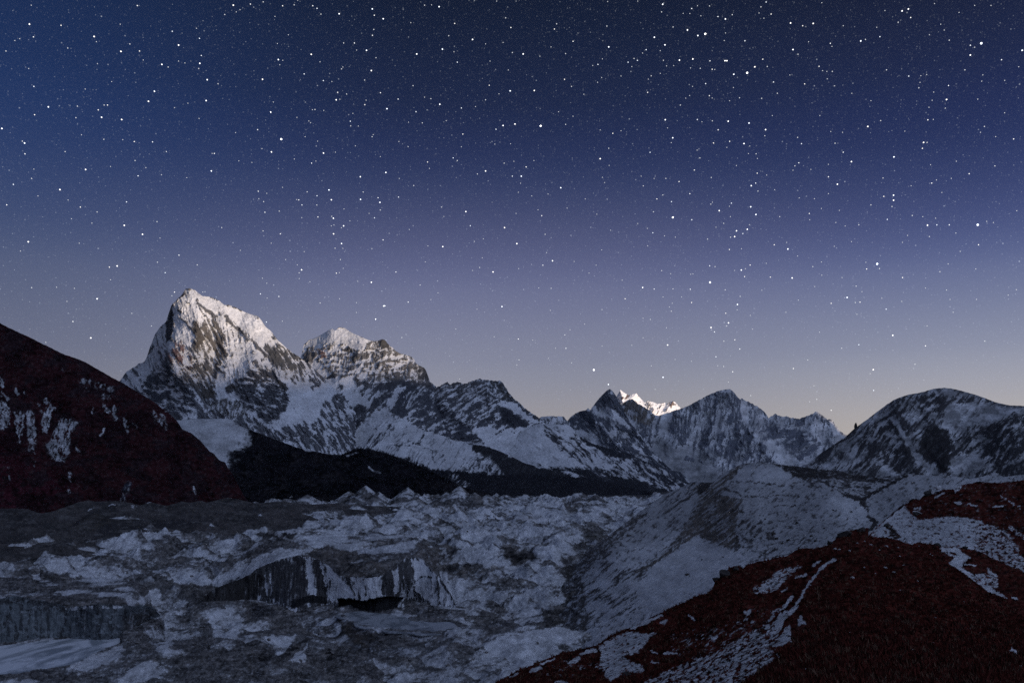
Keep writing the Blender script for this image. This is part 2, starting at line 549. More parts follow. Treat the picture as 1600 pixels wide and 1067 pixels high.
# ---- 3 the broad blue-grey massif behind the valley mouth
layer('broad_massif',
      R4((400, 260), (430, 222), (455, 205), (475, 203), (500, 225), (525, 238), (560, 258), (585, 282), (605, 287), (640, 275), (700, 255), (760, 235), (800, 210), (850, 185), (905, 160), (935, 156), (960, 152), (975, 160), (1000, 193), (1012, 206), (1024, 198), (1028, 204), (1060, 216), (1105, 243), (1135, 268), (1155, 296), (1172, 286), (1190, 277), (1215, 290), (1250, 290), (1290, 300), (1310, 302), (1350, 288), (1372, 278), (1392, 266), (1420, 283), (1450, 306), (1463, 303), (1480, 318), (1500, 345), (1522, 370), (1550, 384)) + [(1345, 684), (1420, 690)],
      [(950, 782), (1420, 782)], 955, 1415,
      [(960, 780, 15200), (1080, 780, 15200), (1200, 780, 15600), (1400, 780, 16200), (1080, 735, 16800), (1130, 690, 18600), (1135, 608, 20600), (1060, 690, 18300), (1060, 640, 19600), (985, 628, 19800), (960, 650, 19500),
       (1160, 690, 18000), (1185, 640, 21200), (1210, 700, 18700), (1275, 645, 21800), (1240, 690, 19400), (1330, 684, 21800), (1300, 730, 18000), (1400, 690, 22000), (970, 710, 17500)],
      M_FAR, 0.66, streaks(78, 26, 5, 8, 0.8), [
          # shaded brown spur under the glowing peak
          dict(poly=Q2((610, 250), (720, 210), (800, 260), (900, 290), (985, 380), (900, 470), (760, 430), (640, 330)), p=0.30, rock=(0.135, 0.12, 0.105), f=2),
          dict(poly=Q2((700, 320), (800, 330), (790, 370), (730, 370)), p=0.8, f=2),
          dict(poly=Q2((650, 390), (740, 410), (840, 480), (760, 480), (660, 420)), p=0.85, f=1.5),
          # main face: rock band under the crest, snow panels below
          dict(poly=Q3((-250, 190), (0, 205), (90, 160), (200, 115), (180, 260), (150, 290), (0, 330), (-180, 330)), p=0.42, f=3, tex='v'),
          dict(poly=Q3((200, 115), (320, 110), (300, 300), (260, 420), (180, 520), (160, 420), (190, 260)), p=0.86, f=3, tex='v'),
          dict(poly=Q3((320, 110), (390, 200), (385, 290), (410, 370), (300, 420), (200, 620), (140, 680), (240, 480), (310, 330)), p=0.20, f=3),
          dict(poly=Q3((-130, 350), (150, 330), (150, 480), (60, 560), (-60, 520)), p=0.66, f=4, tex='v'),
          dict(line=Q3((170, 230), (150, 400), (90, 560)), w=1.8, p=0.1),
          dict(poly=Q3((-230, 350), (-150, 330), (-80, 430), (-70, 560), (-140, 640), (-240, 560)), p=0.30, f=3, tex='v'),
          dict(poly=Q3((20, 560), (180, 560), (160, 620), (20, 640)), p=0.35, f=3),
          dict(poly=Q3((160, 660), (240, 600), (400, 540), (530, 580), (430, 640), (330, 720), (190, 740)), p=0.28, f=4),
          dict(poly=Q3((380, 400), (500, 480), (560, 600), (520, 600), (400, 560), (300, 540)), p=0.30, f=3),
          # snow basin at the foot
          dict(poly=Q3((-430, 560), (-200, 640), (0, 680), (150, 750), (190, 830), (200, 960), (60, 1060), (-250, 1060), (-420, 800)), p=0.93, f=8, sk=0.62),
          dict(line=Q3((-100, 740), (-40, 760)), w=3, p=0.15), dict(line=Q3((130, 740), (170, 800)), w=2.5, p=0.3), dict(line=Q3((10, 770), (40, 785)), w=1.6, p=0.2),
          dict(poly=Q3((200, 850), (330, 760), (480, 700), (560, 760), (420, 900), (250, 960)), p=0.62, f=5),
          # second summits to the right
          dict(poly=Q3((395, 215), (470, 270), (560, 280), (650, 370), (720, 430), (620, 470), (500, 500), (420, 420)), p=0.70, f=3, tex='v'),
          dict(poly=Q3((400, 220), (450, 240), (470, 380), (420, 400), (390, 290)), p=0.90, f=2),
          dict(poly=Q3((660, 375), (740, 335), (900, 370), (960, 420), (900, 480), (760, 450), (720, 430)), p=0.78, f=2, tex='v'),
          dict(poly=Q3((950, 420), (1080, 340), (1110, 330), (1170, 370), (1220, 390), (1240, 560), (1100, 560), (1040, 500)), p=0.72, f=3, tex='v'),
          dict(poly=Q3((900, 380), (1060, 345), (1000, 400), (930, 440)), p=0.30, f=2),
          dict(poly=Q3((1215, 390), (1260, 410), (1350, 545), (1270, 590), (1230, 480)), p=0.92, f=1.5),
          dict(poly=Q3((540, 500), (700, 450), (900, 480), (1040, 510), (1150, 620), (1060, 720), (980, 760), (880, 740), (800, 620), (660, 560)), p=0.28, f=5, tex='h'),
          dict(poly=Q3((500, 500), (540, 540), (640, 600), (800, 640), (860, 740), (950, 760), (1010, 800), (980, 830), (860, 820), (640, 640), (520, 560)), p=0.94, f=4),
          dict(poly=Q3((510, 620), (560, 600), (700, 700), (760, 800), (600, 800), (520, 700)), p=0.66, f=3),
      ], rock=(0.125, 0.135, 0.165), dust=0.16, thin=0.75, ridgek=1.8, rough=lambda x: np.interp(x, [955, 1150, 1165, 1415], [0.9, 0.9, 1.7, 1.7]), sx=0.9, sy=0.8, rough_len=7,
      ridges=[(Q3((280, 105), (300, 240), (200, 560), (170, 680)), 22, 26), (Q3((390, 200), (410, 400), (540, 560), (740, 790)), 26, 24), (Q3((40, 190), (-20, 420), (-60, 560)), 12, 18),
              (Q3((-170, 240), (-150, 480), (-200, 650)), 14, 20), (Q3((560, 275), (540, 480)), 12, 14), (Q3((740, 335), (740, 470)), 10, 12), (Q3((1090, 330), (1050, 560)), 18, 20), (Q3((1220, 390), (1250, 640)), 16, 14),
              (Q3((530, 520), (600, 620), (690, 800)), 4, 14), (Q3((150, 280), (100, 560)), 10, 12)],
      noise=[('a', 7, 16, 40, 80), ('f', 6, 30, 30, 0), ('r', 3, 12, 9, 60)], rockamp=2.5, seed=31,
      texs=dict(v=streaks(85, 18, 3, 51, 0.5), h=streaks(15, 18, 5, 52, 0.8)),
      label='broad blue-grey snow massif with a blunt summit across the valley mouth', cat='mountain')

# ---- 4 dark pointed peak and its spur
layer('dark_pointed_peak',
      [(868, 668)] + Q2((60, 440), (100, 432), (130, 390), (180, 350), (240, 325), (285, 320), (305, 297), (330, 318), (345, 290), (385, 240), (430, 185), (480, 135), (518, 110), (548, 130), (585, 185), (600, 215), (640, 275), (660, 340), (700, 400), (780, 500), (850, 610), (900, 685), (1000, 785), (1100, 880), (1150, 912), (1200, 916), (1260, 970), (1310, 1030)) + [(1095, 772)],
      [(868, 785), (1095, 790)], 872, 1092,
      [(872, 785, 11500), (960, 785, 11000), (1090, 788, 10400), (900, 645, 13200), (950, 609, 13500), (945, 680, 12300), (1013, 698, 12800), (1060, 738, 12000), (880, 700, 12200), (1000, 750, 11200)],
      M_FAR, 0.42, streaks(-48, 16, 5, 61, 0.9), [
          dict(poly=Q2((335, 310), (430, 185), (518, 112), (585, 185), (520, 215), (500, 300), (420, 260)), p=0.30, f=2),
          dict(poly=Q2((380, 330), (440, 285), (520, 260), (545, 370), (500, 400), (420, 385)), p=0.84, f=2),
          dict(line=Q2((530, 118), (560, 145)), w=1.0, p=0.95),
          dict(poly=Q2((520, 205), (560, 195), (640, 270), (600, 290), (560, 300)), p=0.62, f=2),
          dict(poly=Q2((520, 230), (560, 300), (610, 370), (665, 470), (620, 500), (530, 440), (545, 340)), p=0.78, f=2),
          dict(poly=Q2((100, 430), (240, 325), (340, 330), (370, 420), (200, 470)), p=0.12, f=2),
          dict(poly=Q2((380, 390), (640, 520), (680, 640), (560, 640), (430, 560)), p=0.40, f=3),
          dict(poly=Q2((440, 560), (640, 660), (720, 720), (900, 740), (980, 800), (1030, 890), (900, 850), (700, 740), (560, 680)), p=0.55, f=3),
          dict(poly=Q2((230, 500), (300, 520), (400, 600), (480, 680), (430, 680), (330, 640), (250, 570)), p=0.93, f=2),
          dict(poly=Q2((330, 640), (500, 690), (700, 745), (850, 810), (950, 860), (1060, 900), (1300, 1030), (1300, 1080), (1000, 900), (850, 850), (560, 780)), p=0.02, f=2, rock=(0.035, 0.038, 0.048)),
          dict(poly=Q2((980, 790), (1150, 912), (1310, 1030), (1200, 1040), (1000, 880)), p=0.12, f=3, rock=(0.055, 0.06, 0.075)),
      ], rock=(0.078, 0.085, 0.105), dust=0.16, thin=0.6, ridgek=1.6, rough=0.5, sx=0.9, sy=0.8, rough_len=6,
      ridges=[(Q2((518, 112), (530, 240), (560, 400), (640, 520)), 16, 16), (Q2((305, 300), (400, 430), (560, 640), (760, 740)), 16, 18), (Q2((600, 215), (760, 520), (900, 690), (1100, 880)), 14, 14)],
      noise=[('a', 5, 14, 30, -45), ('r', 3, 10, 8, -40)], rockamp=2.5, seed=41,
      label='dark pointed rock peak with a long spur falling to the valley mouth', cat='mountain')

# ---- 5 the great white pyramid on the left
R2 = crop(180, 430, 5.08)
Z4 = crop(260, 560, 4.64)
W_RISE = R2((0, 875), (40, 835), (70, 790), (92, 765), (120, 745), (160, 722), (190, 698), (230, 690), (250, 648), (275, 575), (315, 470), (360, 408), (405, 368), (425, 300), (440, 255), (452, 228), (475, 212), (500, 182), (522, 165), (540, 138), (560, 106), (590, 104), (630, 116), (665, 145), (690, 165), (740, 170), (790, 185), (830, 205), (865, 237), (900, 235), (960, 258), (1030, 293), (1090, 315), (1130, 323), (1160, 358), (1190, 405), (1240, 448), (1290, 515), (1340, 560), (1400, 610), (1480, 660), (1560, 720))
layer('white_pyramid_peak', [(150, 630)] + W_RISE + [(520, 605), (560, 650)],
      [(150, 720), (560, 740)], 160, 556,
      [(160, 720, 7000), (300, 725, 6900), (450, 730, 7000), (555, 738, 7100), (300, 650, 7350), (400, 650, 7450), (330, 560, 7900), (296, 451, 8500), (268, 475, 8420), (268, 535, 7950), (262, 560, 7780), (300, 600, 7650), (228, 560, 8700), (238, 520, 8900), (205, 600, 8300), (180, 620, 8300),
       (360, 478, 8600), (402, 494, 8650), (400, 560, 7980), (440, 540, 8500), (385, 600, 7700), (470, 560, 8500), (470, 620, 7900), (555, 650, 8300), (250, 505, 8800)],
      M_MTN, 0.52, streaks(-58, 26, 5, 71, 0.8, mixr=0.2), [
          dict(poly=R2((585, 105), (470, 230), (465, 300), (450, 510), (600, 560), (640, 470), (590, 390), (700, 340), (640, 210), (620, 130)), p=0.93, f=3, tex='flute'),
          dict(poly=R2((615, 110), (870, 235), (1130, 325), (1200, 420), (1190, 560), (1120, 540), (1040, 440), (960, 370), (880, 320), (820, 260), (760, 290), (690, 250)), p=0.95, f=3, tex='flute'),
          dict(poly=R2((1190, 420), (1290, 515), (1400, 610), (1360, 600), (1290, 560), (1200, 560)), p=0.88, f=2),
          dict(poly=R2((770, 290), (880, 330), (980, 430), (1060, 520), (1110, 640), (1040, 790), (960, 830), (890, 880), (880, 760), (900, 620), (870, 480), (800, 380)), p=0.86, f=3, tex='flute'),
          dict(poly=R2((1100, 560), (1190, 560), (1180, 590), (1260, 720), (1240, 740), (1120, 640)), p=0.82, f=2),
          dict(poly=R2((800, 760), (850, 740), (890, 830), (890, 920), (980, 950), (1000, 1010), (830, 990), (790, 930)), p=0.985, f=2),
          dict(line=R2((645, 205), (690, 250), (760, 300), (800, 330)), w=2.2, p=0.12),
          dict(line=R2((530, 340), (590, 400), (630, 460)), w=1.6, p=0.15), dict(line=R2((490, 270), (520, 295)), w=1.4, p=0.2), dict(line=R2((570, 205), (600, 215)), w=1.2, p=0.2),
          dict(line=R2((880, 330), (930, 395), (1010, 450), (1060, 500), (1130, 560), (1200, 640)), w=2.2, p=0.16),
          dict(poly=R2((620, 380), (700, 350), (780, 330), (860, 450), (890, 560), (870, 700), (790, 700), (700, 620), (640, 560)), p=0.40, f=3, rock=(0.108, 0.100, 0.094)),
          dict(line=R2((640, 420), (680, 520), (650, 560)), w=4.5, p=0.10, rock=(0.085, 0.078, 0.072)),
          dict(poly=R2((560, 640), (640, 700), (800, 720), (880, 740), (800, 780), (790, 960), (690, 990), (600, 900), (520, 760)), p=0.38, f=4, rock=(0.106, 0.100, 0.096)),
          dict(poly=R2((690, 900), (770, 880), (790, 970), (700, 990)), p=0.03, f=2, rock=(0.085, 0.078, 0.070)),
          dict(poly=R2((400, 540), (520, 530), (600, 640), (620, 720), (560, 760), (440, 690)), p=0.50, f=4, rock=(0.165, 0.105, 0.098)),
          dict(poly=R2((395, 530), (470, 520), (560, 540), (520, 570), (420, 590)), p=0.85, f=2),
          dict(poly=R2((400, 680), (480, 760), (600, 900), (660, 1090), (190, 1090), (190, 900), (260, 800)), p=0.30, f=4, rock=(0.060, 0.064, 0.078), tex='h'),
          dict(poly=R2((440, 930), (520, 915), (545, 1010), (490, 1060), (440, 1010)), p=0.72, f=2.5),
          dict(poly=R2((440, 270), (462, 300), (452, 500), (405, 525), (400, 400)), p=0.04, f=1.5, rock=(0.040, 0.042, 0.052)),  # flank turned from the sun, its shade put into the rock colour
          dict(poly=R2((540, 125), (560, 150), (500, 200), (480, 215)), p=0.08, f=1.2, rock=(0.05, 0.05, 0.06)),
          dict(poly=R2((398, 375), (400, 520), (300, 650), (232, 690), (275, 575), (318, 470)), p=0.80, f=1.5, tex='flute'),
          dict(line=R2((270, 590), (300, 560)), w=1.6, p=0.1), dict(line=R2((255, 640), (290, 600)), w=1.5, p=0.2),
          dict(poly=R2((40, 840), (200, 700), (390, 600), (300, 730), (190, 930), (100, 900)), p=0.84, f=3),
          dict(poly=R2((130, 750), (200, 705), (220, 780), (160, 820)), p=0.30, f=2),
          dict(poly=R2((1190, 560), (1300, 540), (1480, 660), (1500, 800), (1440, 850), (1340, 790), (1250, 700)), p=0.34, f=3, rock=(0.085, 0.086, 0.088)),
          dict(poly=R2((1090, 720), (1250, 760), (1380, 960), (1380, 1090), (1000, 1090), (980, 900), (1020, 800)), p=0.33, f=4, rock=(0.072, 0.074, 0.084), tex='h'),
          # lower part
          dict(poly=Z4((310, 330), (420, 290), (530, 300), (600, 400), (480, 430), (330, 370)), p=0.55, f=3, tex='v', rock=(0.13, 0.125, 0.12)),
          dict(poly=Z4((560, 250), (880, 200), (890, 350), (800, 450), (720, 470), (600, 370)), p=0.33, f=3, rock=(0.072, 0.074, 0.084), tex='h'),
          dict(line=Z4((595, 375), (640, 410), (700, 450), (770, 515)), w=2.6, p=0.95),
          dict(poly=Z4((800, 120), (950, 180), (1010, 160), (1050, 220), (1150, 180), (1260, 130), (1400, 150), (1140, 330), (1090, 460), (930, 470), (800, 520), (740, 490), (830, 420), (900, 320), (870, 200)), p=0.96, f=3),
          dict(poly=R2((880, 880), (930, 860), (980, 880), (960, 920), (890, 915)), p=0.02, f=1.5, rock=(0.075, 0.072, 0.07)),
          dict(poly=R2((1270, 850), (1320, 835), (1365, 890), (1320, 900)), p=0.02, f=1.5, rock=(0.075, 0.072, 0.07)),
          dict(poly=Z4((790, 160), (830, 165), (875, 205), (840, 220)), p=0.02, f=1.5, rock=(0.075, 0.072, 0.07)),
          dict(poly=Z4((0, 400), (300, 370), (480, 430), (440, 470), (0, 470)), p=0.45, f=3),
          dict(poly=Z4((480, 430), (700, 460), (760, 530), (900, 560), (1100, 620), (700, 700), (400, 700)), p=0.45, f=3),
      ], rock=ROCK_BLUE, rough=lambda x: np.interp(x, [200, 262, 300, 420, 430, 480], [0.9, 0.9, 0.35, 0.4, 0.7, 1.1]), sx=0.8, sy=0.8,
      ridges=[(R2((470, 230), (460, 400), (420, 540), (420, 690), (560, 900)), 20, 24), (R2((590, 105), (640, 330), (650, 560), (640, 760)), 12, 26), (R2((865, 237), (860, 420), (900, 600), (870, 760)), 12, 20),
              (R2((1130, 325), (1060, 440), (1110, 640), (1040, 800)), 12, 18), (R2((1190, 420), (1260, 700), (1380, 960)), 14, 22), (R2((1300, 530), (1330, 780)), 10, 14), (R2((1000, 900), (1150, 720)), 10, 20), (R2((230, 700), (160, 830)), 8, 14),
              (Z4((560, 230), (700, 300), (800, 440)), 10, 26), (Z4((420, 290), (480, 420)), 8, 20)],
      noise=[('a', 6, 26, 5, -62), ('r', 6, 24, 18, -50), ('f', 5, 40, 40, 0)], rockamp=2.6, seed=51, soft=0.09, texrel=[('flute', 1.5)], dust=0.22,
      texs=dict(flute=streaks(-78, 34, 3.2, 81, 0.35), h=streaks(-18, 18, 6, 82, 1.0), v=streaks(80, 14, 3, 83, 0.5)),
      label='tall white pyramid mountain, highest in view, its upper face lit pale by the last light', cat='mountain')

# ---- 6 the rounded snow-capped mountain beside it
R3 = crop(440, 480, 3.557)
layer('domed_snow_mountain',
      [(425, 640)] + R3((60, 340), (100, 290), (112, 262), (114, 238), (124, 208), (150, 184), (200, 165), (225, 150), (250, 134), (270, 122), (281, 117), (294, 130), (304, 126), (316, 113), (332, 112), (350, 115), (366, 126), (380, 137), (430, 160), (462, 172), (490, 185), (520, 186), (545, 183), (558, 178), (572, 180), (585, 196), (600, 214), (620, 226), (640, 248), (680, 262), (720, 274), (735, 288), (745, 310), (770, 326), (790, 334), (802, 352), (815, 384), (825, 414), (840, 424), (856, 440), (880, 470), (960, 600), (1080, 740)) + [(780, 725)],
      [(425, 745), (620, 748), (780, 760)], 428, 776,
      [(430, 745, 7300), (560, 748, 7200), (700, 755, 7400), (775, 760, 7600), (480, 640, 8700), (540, 640, 8900), (640, 640, 8800), (530, 600, 9500), (500, 580, 9700), (530, 512, 10700), (480, 535, 10600), (600, 532, 10700), (600, 595, 9700), (660, 590, 10300), (680, 604, 10200), (560, 690, 8000), (720, 680, 8900), (440, 600, 9600), (600, 560, 10100)],
      M_MTN, 0.50, streaks(40, 22, 6, 91, 1.0, mixr=0.25), [
          dict(poly=R3((114, 240), (150, 180), (280, 116), (350, 112), (490, 185), (450, 200), (440, 235), (370, 205), (300, 195), (240, 195), (180, 215), (140, 240)), p=0.97, f=2.5),
          dict(poly=R3((130, 230), (180, 210), (300, 195), (370, 205), (430, 240), (330, 250), (290, 270), (310, 370), (240, 330), (190, 250)), p=0.72, f=3, tex='v', rock=(0.125, 0.118, 0.112)),
          dict(poly=R3((120, 240), (170, 250), (250, 330), (310, 375), (250, 395), (180, 350), (130, 290)), p=0.30, f=2.5, rock=(0.105, 0.100, 0.096)),
          dict(poly=R3((190, 235), (240, 232), (265, 270), (230, 290)), p=0.45, f=3, rock=(0.19, 0.11, 0.095)),
          dict(poly=R3((330, 228), (380, 222), (412, 236), (390, 252), (345, 246)), p=0.05, f=1.5, rock=(0.075, 0.072, 0.07)),
          dict(poly=R3((362, 285), (400, 270), (430, 275), (425, 300), (380, 310)), p=0.08, f=1.5, rock=(0.075, 0.072, 0.07)),
          dict(poly=R3((290, 270), (360, 250), (440, 240), (440, 330), (360, 370), (310, 370)), p=0.60, f=3, tex='v'),
          dict(poly=R3((440, 200), (560, 190), (740, 280), (815, 390), (820, 420), (640, 415), (520, 415), (440, 330)), p=0.56, f=3, tex='v', rock=(0.13, 0.125, 0.12)),
          dict(poly=R3((545, 183), (572, 178), (602, 216), (590, 235), (550, 215)), p=0.06, f=1.2, rock=(0.07, 0.068, 0.066)),
          dict(line=R3((490, 235), (560, 250), (640, 262)), w=1.6, p=0.12), dict(line=R3((470, 310), (600, 300), (690, 310)), w=1.4, p=0.2),
          dict(poly=R3((740, 290), (800, 340), (825, 420), (780, 410), (745, 370)), p=0.12, f=2, rock=(0.062, 0.062, 0.066)),
          dict(poly=R3((500, 425), (690, 400), (855, 438), (800, 470), (640, 450), (560, 510)), p=0.14, f=3, rock=(0.062, 0.064, 0.074)),
          dict(poly=R3((135, 300), (150, 295), (160, 415), (200, 438), (150, 458), (125, 380)), p=0.03, f=1.2, rock=(0.03, 0.032, 0.04)),
          dict(poly=R3((150, 300), (290, 380), (200, 400), (165, 400)), p=0.55, f=2),
          dict(poly=R3((-60, 380), (100, 420), (160, 450), (320, 375), (330, 420), (240, 480), (220, 580), (180, 660), (-60, 700)), p=0.96, f=3),
          dict(poly=R3((330, 400), (400, 378), (430, 470), (530, 545), (380, 540), (330, 470)), p=0.93, f=2.5),
          dict(poly=R3((250, 480), (330, 420), (330, 540), (280, 560), (230, 560)), p=0.58, f=3),
          dict(poly=R3((430, 400), (520, 420), (560, 510), (530, 540), (440, 470)), p=0.45, f=3),
          dict(poly=R3((490, 540), (640, 440), (860, 450), (880, 520), (960, 600), (1090, 740), (960, 740), (870, 700), (760, 640), (640, 600), (540, 560)), p=0.26, f=4, rock=(0.066, 0.070, 0.084)),
          dict(poly=R3((640, 445), (700, 430), (620, 560), (560, 570)), p=0.62, f=3),
          dict(poly=R3((180, 640), (240, 580), (400, 540), (500, 550), (440, 650), (320, 720), (200, 690)), p=0.20, f=3, rock=(0.056, 0.058, 0.068)),
          dict(poly=R3((300, 770), (420, 680), (500, 600), (570, 550), (620, 590), (520, 690), (470, 790)), p=0.93, f=4),
          dict(poly=R3((-60, 690), (150, 640), (330, 720), (320, 800), (-60, 800)), p=0.62, f=4),
          dict(poly=R3((20, 680), (110, 660), (220, 740), (120, 740)), p=0.3, f=3),
          dict(poly=R3((460, 740), (520, 660), (590, 650), (600, 700), (500, 780)), p=0.30, f=4),
          dict(poly=R3((690, 630), (800, 690), (870, 705), (780, 700), (700, 670)), p=0.92, f=2),
      ], rock=(0.09, 0.092, 0.102), rough=lambda x: np.interp(x, [470, 590, 600, 700], [0.4, 0.4, 1.0, 1.0]), sx=0.8, sy=0.8,
      ridges=[(R3((281, 117), (250, 230), (300, 370)), 8, 16), (R3((440, 200), (440, 330), (330, 400), (250, 480), (230, 600)), 14, 20), (R3((572, 180), (560, 300), (520, 420)), 10, 16), (R3((745, 300), (700, 400)), 12, 14),
              (R3((860, 440), (760, 520), (640, 600), (500, 640)), 16, 22), (R3((880, 470), (960, 620), (1090, 740)), 14, 18), (R3((142, 296), (145, 440)), 10, 8), (R3((330, 400), (340, 520)), 8, 12), (R3((300, 580), (260, 700)), 10, 20), (R3((600, 600), (480, 790)), 10, 22)],
      noise=[('a', 5, 20, 5, 84), ('r', 6, 22, 16, 40), ('f', 5, 40, 36, 0)], rockamp=2.8, seed=61, soft=0.09, texrel=[('v', 0.6)], dust=0.22,
      texs=dict(v=lambda a, b: 0.45 * streaks(84, 22, 4.0, 92, 0.5)(a, b) + 0.55 * streaks(8, 20, 4.5, 93, 0.9)(a, b), h=streaks(10, 18, 5, 93, 0.8)),
      label='rounded mountain with a thick white snow cap beside the tall pyramid', cat='mountain')

# ---- 7 jagged rock ridge to its right, with the snow apron at its foot
Z1 = crop(680, 580, 5.08)
layer('jagged_rock_ridge',
      [(640, 640)] + R3((790, 470), (830, 460), (856, 446), (872, 440), (895, 428), (920, 414), (935, 430), (958, 420), (980, 414), (1005, 424), (1030, 424), (1045, 412), (1062, 408), (1085, 402), (1103, 396), (1120, 404), (1150, 404), (1185, 408), (1216, 407), (1226, 418), (1236, 432), (1250, 452), (1262, 472), (1275, 488), (1292, 510), (1320, 530), (1350, 558), (1375, 576), (1400, 594), (1440, 620)) + [(870, 668), (910, 700)],
      [(640, 770), (910, 770)], 645, 905,
      [(650, 770, 7800), (780, 770, 7900), (900, 770, 8200), (700, 600, 10000), (750, 592, 10100), (785, 596, 10000), (845, 655, 9900), (770, 640, 9350), (720, 650, 9100), (760, 690, 8800), (840, 700, 8900), (900, 700, 9600), (690, 700, 8500), (650, 640, 9500)],
      M_MTN, 0.42, streaks(28, 26, 4.5, 101, 0.7, mixr=0.15), [
          dict(poly=Z1((0, 130), (100, 85), (360, 60), (420, 120), (380, 200), (200, 230), (0, 240)), p=0.30, f=3, rock=(0.085, 0.086, 0.094)),
          dict(line=Z1((80, 230), (230, 160), (380, 110)), w=3, p=0.6), dict(line=Z1((120, 290), (260, 220), (400, 190)), w=3.5, p=0.62),
          dict(poly=Z1((400, 90), (470, 80), (520, 130), (470, 200), (430, 200)), p=0.55, f=3, tex='h'),
          dict(poly=Z1((420, 80), (520, 75), (560, 160), (620, 220), (520, 230), (470, 130)), p=0.28, f=2, rock=(0.07, 0.068, 0.068)),
          dict(poly=Z1((190, 320), (260, 250), (360, 215), (420, 250), (380, 250), (300, 262), (260, 310), (210, 330)), p=0.95, f=2),
          dict(poly=Z1((260, 280), (340, 230), (400, 250), (330, 300), (290, 310)), p=0.25, f=2),
          dict(poly=Z1((500, 225), (640, 250), (740, 330), (830, 400), (810, 415), (700, 370), (600, 310), (540, 280)), p=0.92, f=2),
          dict(poly=Z1((630, 230), (740, 310), (835, 395), (800, 385), (700, 320)), p=0.10, f=1.2, rock=(0.06, 0.062, 0.07)),
          dict(poly=Z1((510, 285), (600, 310), (760, 430), (640, 450), (540, 420), (520, 340)), p=0.03, f=2, rock=(0.040, 0.042, 0.052)),
          dict(poly=Z1((400, 370), (480, 360), (540, 420), (430, 440)), p=0.12, f=3, rock=(0.045, 0.047, 0.057)),
          dict(poly=Z1((100, 400), (380, 320), (520, 380), (440, 440), (360, 440)), p=0.45, f=4),
          dict(poly=Z1((330, 440), (640, 450), (760, 430), (860, 410), (1100, 470), (1100, 960), (500, 960), (200, 560)), p=0.96, f=3),
          dict(line=Z1((480, 500), (540, 460)), w=0.9, p=0.3), dict(line=Z1((560, 475), (620, 480)), w=0.9, p=0.3), dict(line=Z1((640, 500), (680, 470)), w=0.8, p=0.35),
          dict(poly=Z1((0, 230), (100, 280), (260, 440), (380, 560), (200, 560), (0, 500)), p=0.30, f=4, rock=(0.066, 0.070, 0.084)),
      ], rock=(0.082, 0.085, 0.098), rough=1.1, sx=0.8, sy=0.8, rough_len=6,
      ridges=[(Z1((360, 60), (460, 200), (520, 290), (760, 430)), 14, 16), (Z1((100, 85), (60, 240)), 8, 16), (Z1((520, 80), (640, 240), (835, 400)), 8, 10), (Z1((300, 230), (480, 360)), 8, 16), (Z1((80, 260), (260, 440), (380, 560)), 16, 18)],
      noise=[('a', 5, 22, 5, 28), ('r', 5, 18, 10, 28)], rockamp=2.6, seed=71, soft=0.09, dust=0.24,
      texs=dict(h=streaks(-50, 12, 4, 102, 0.7)),
      label='jagged dark rock ridge with a tilted layered crest and snow apron', cat='mountain')

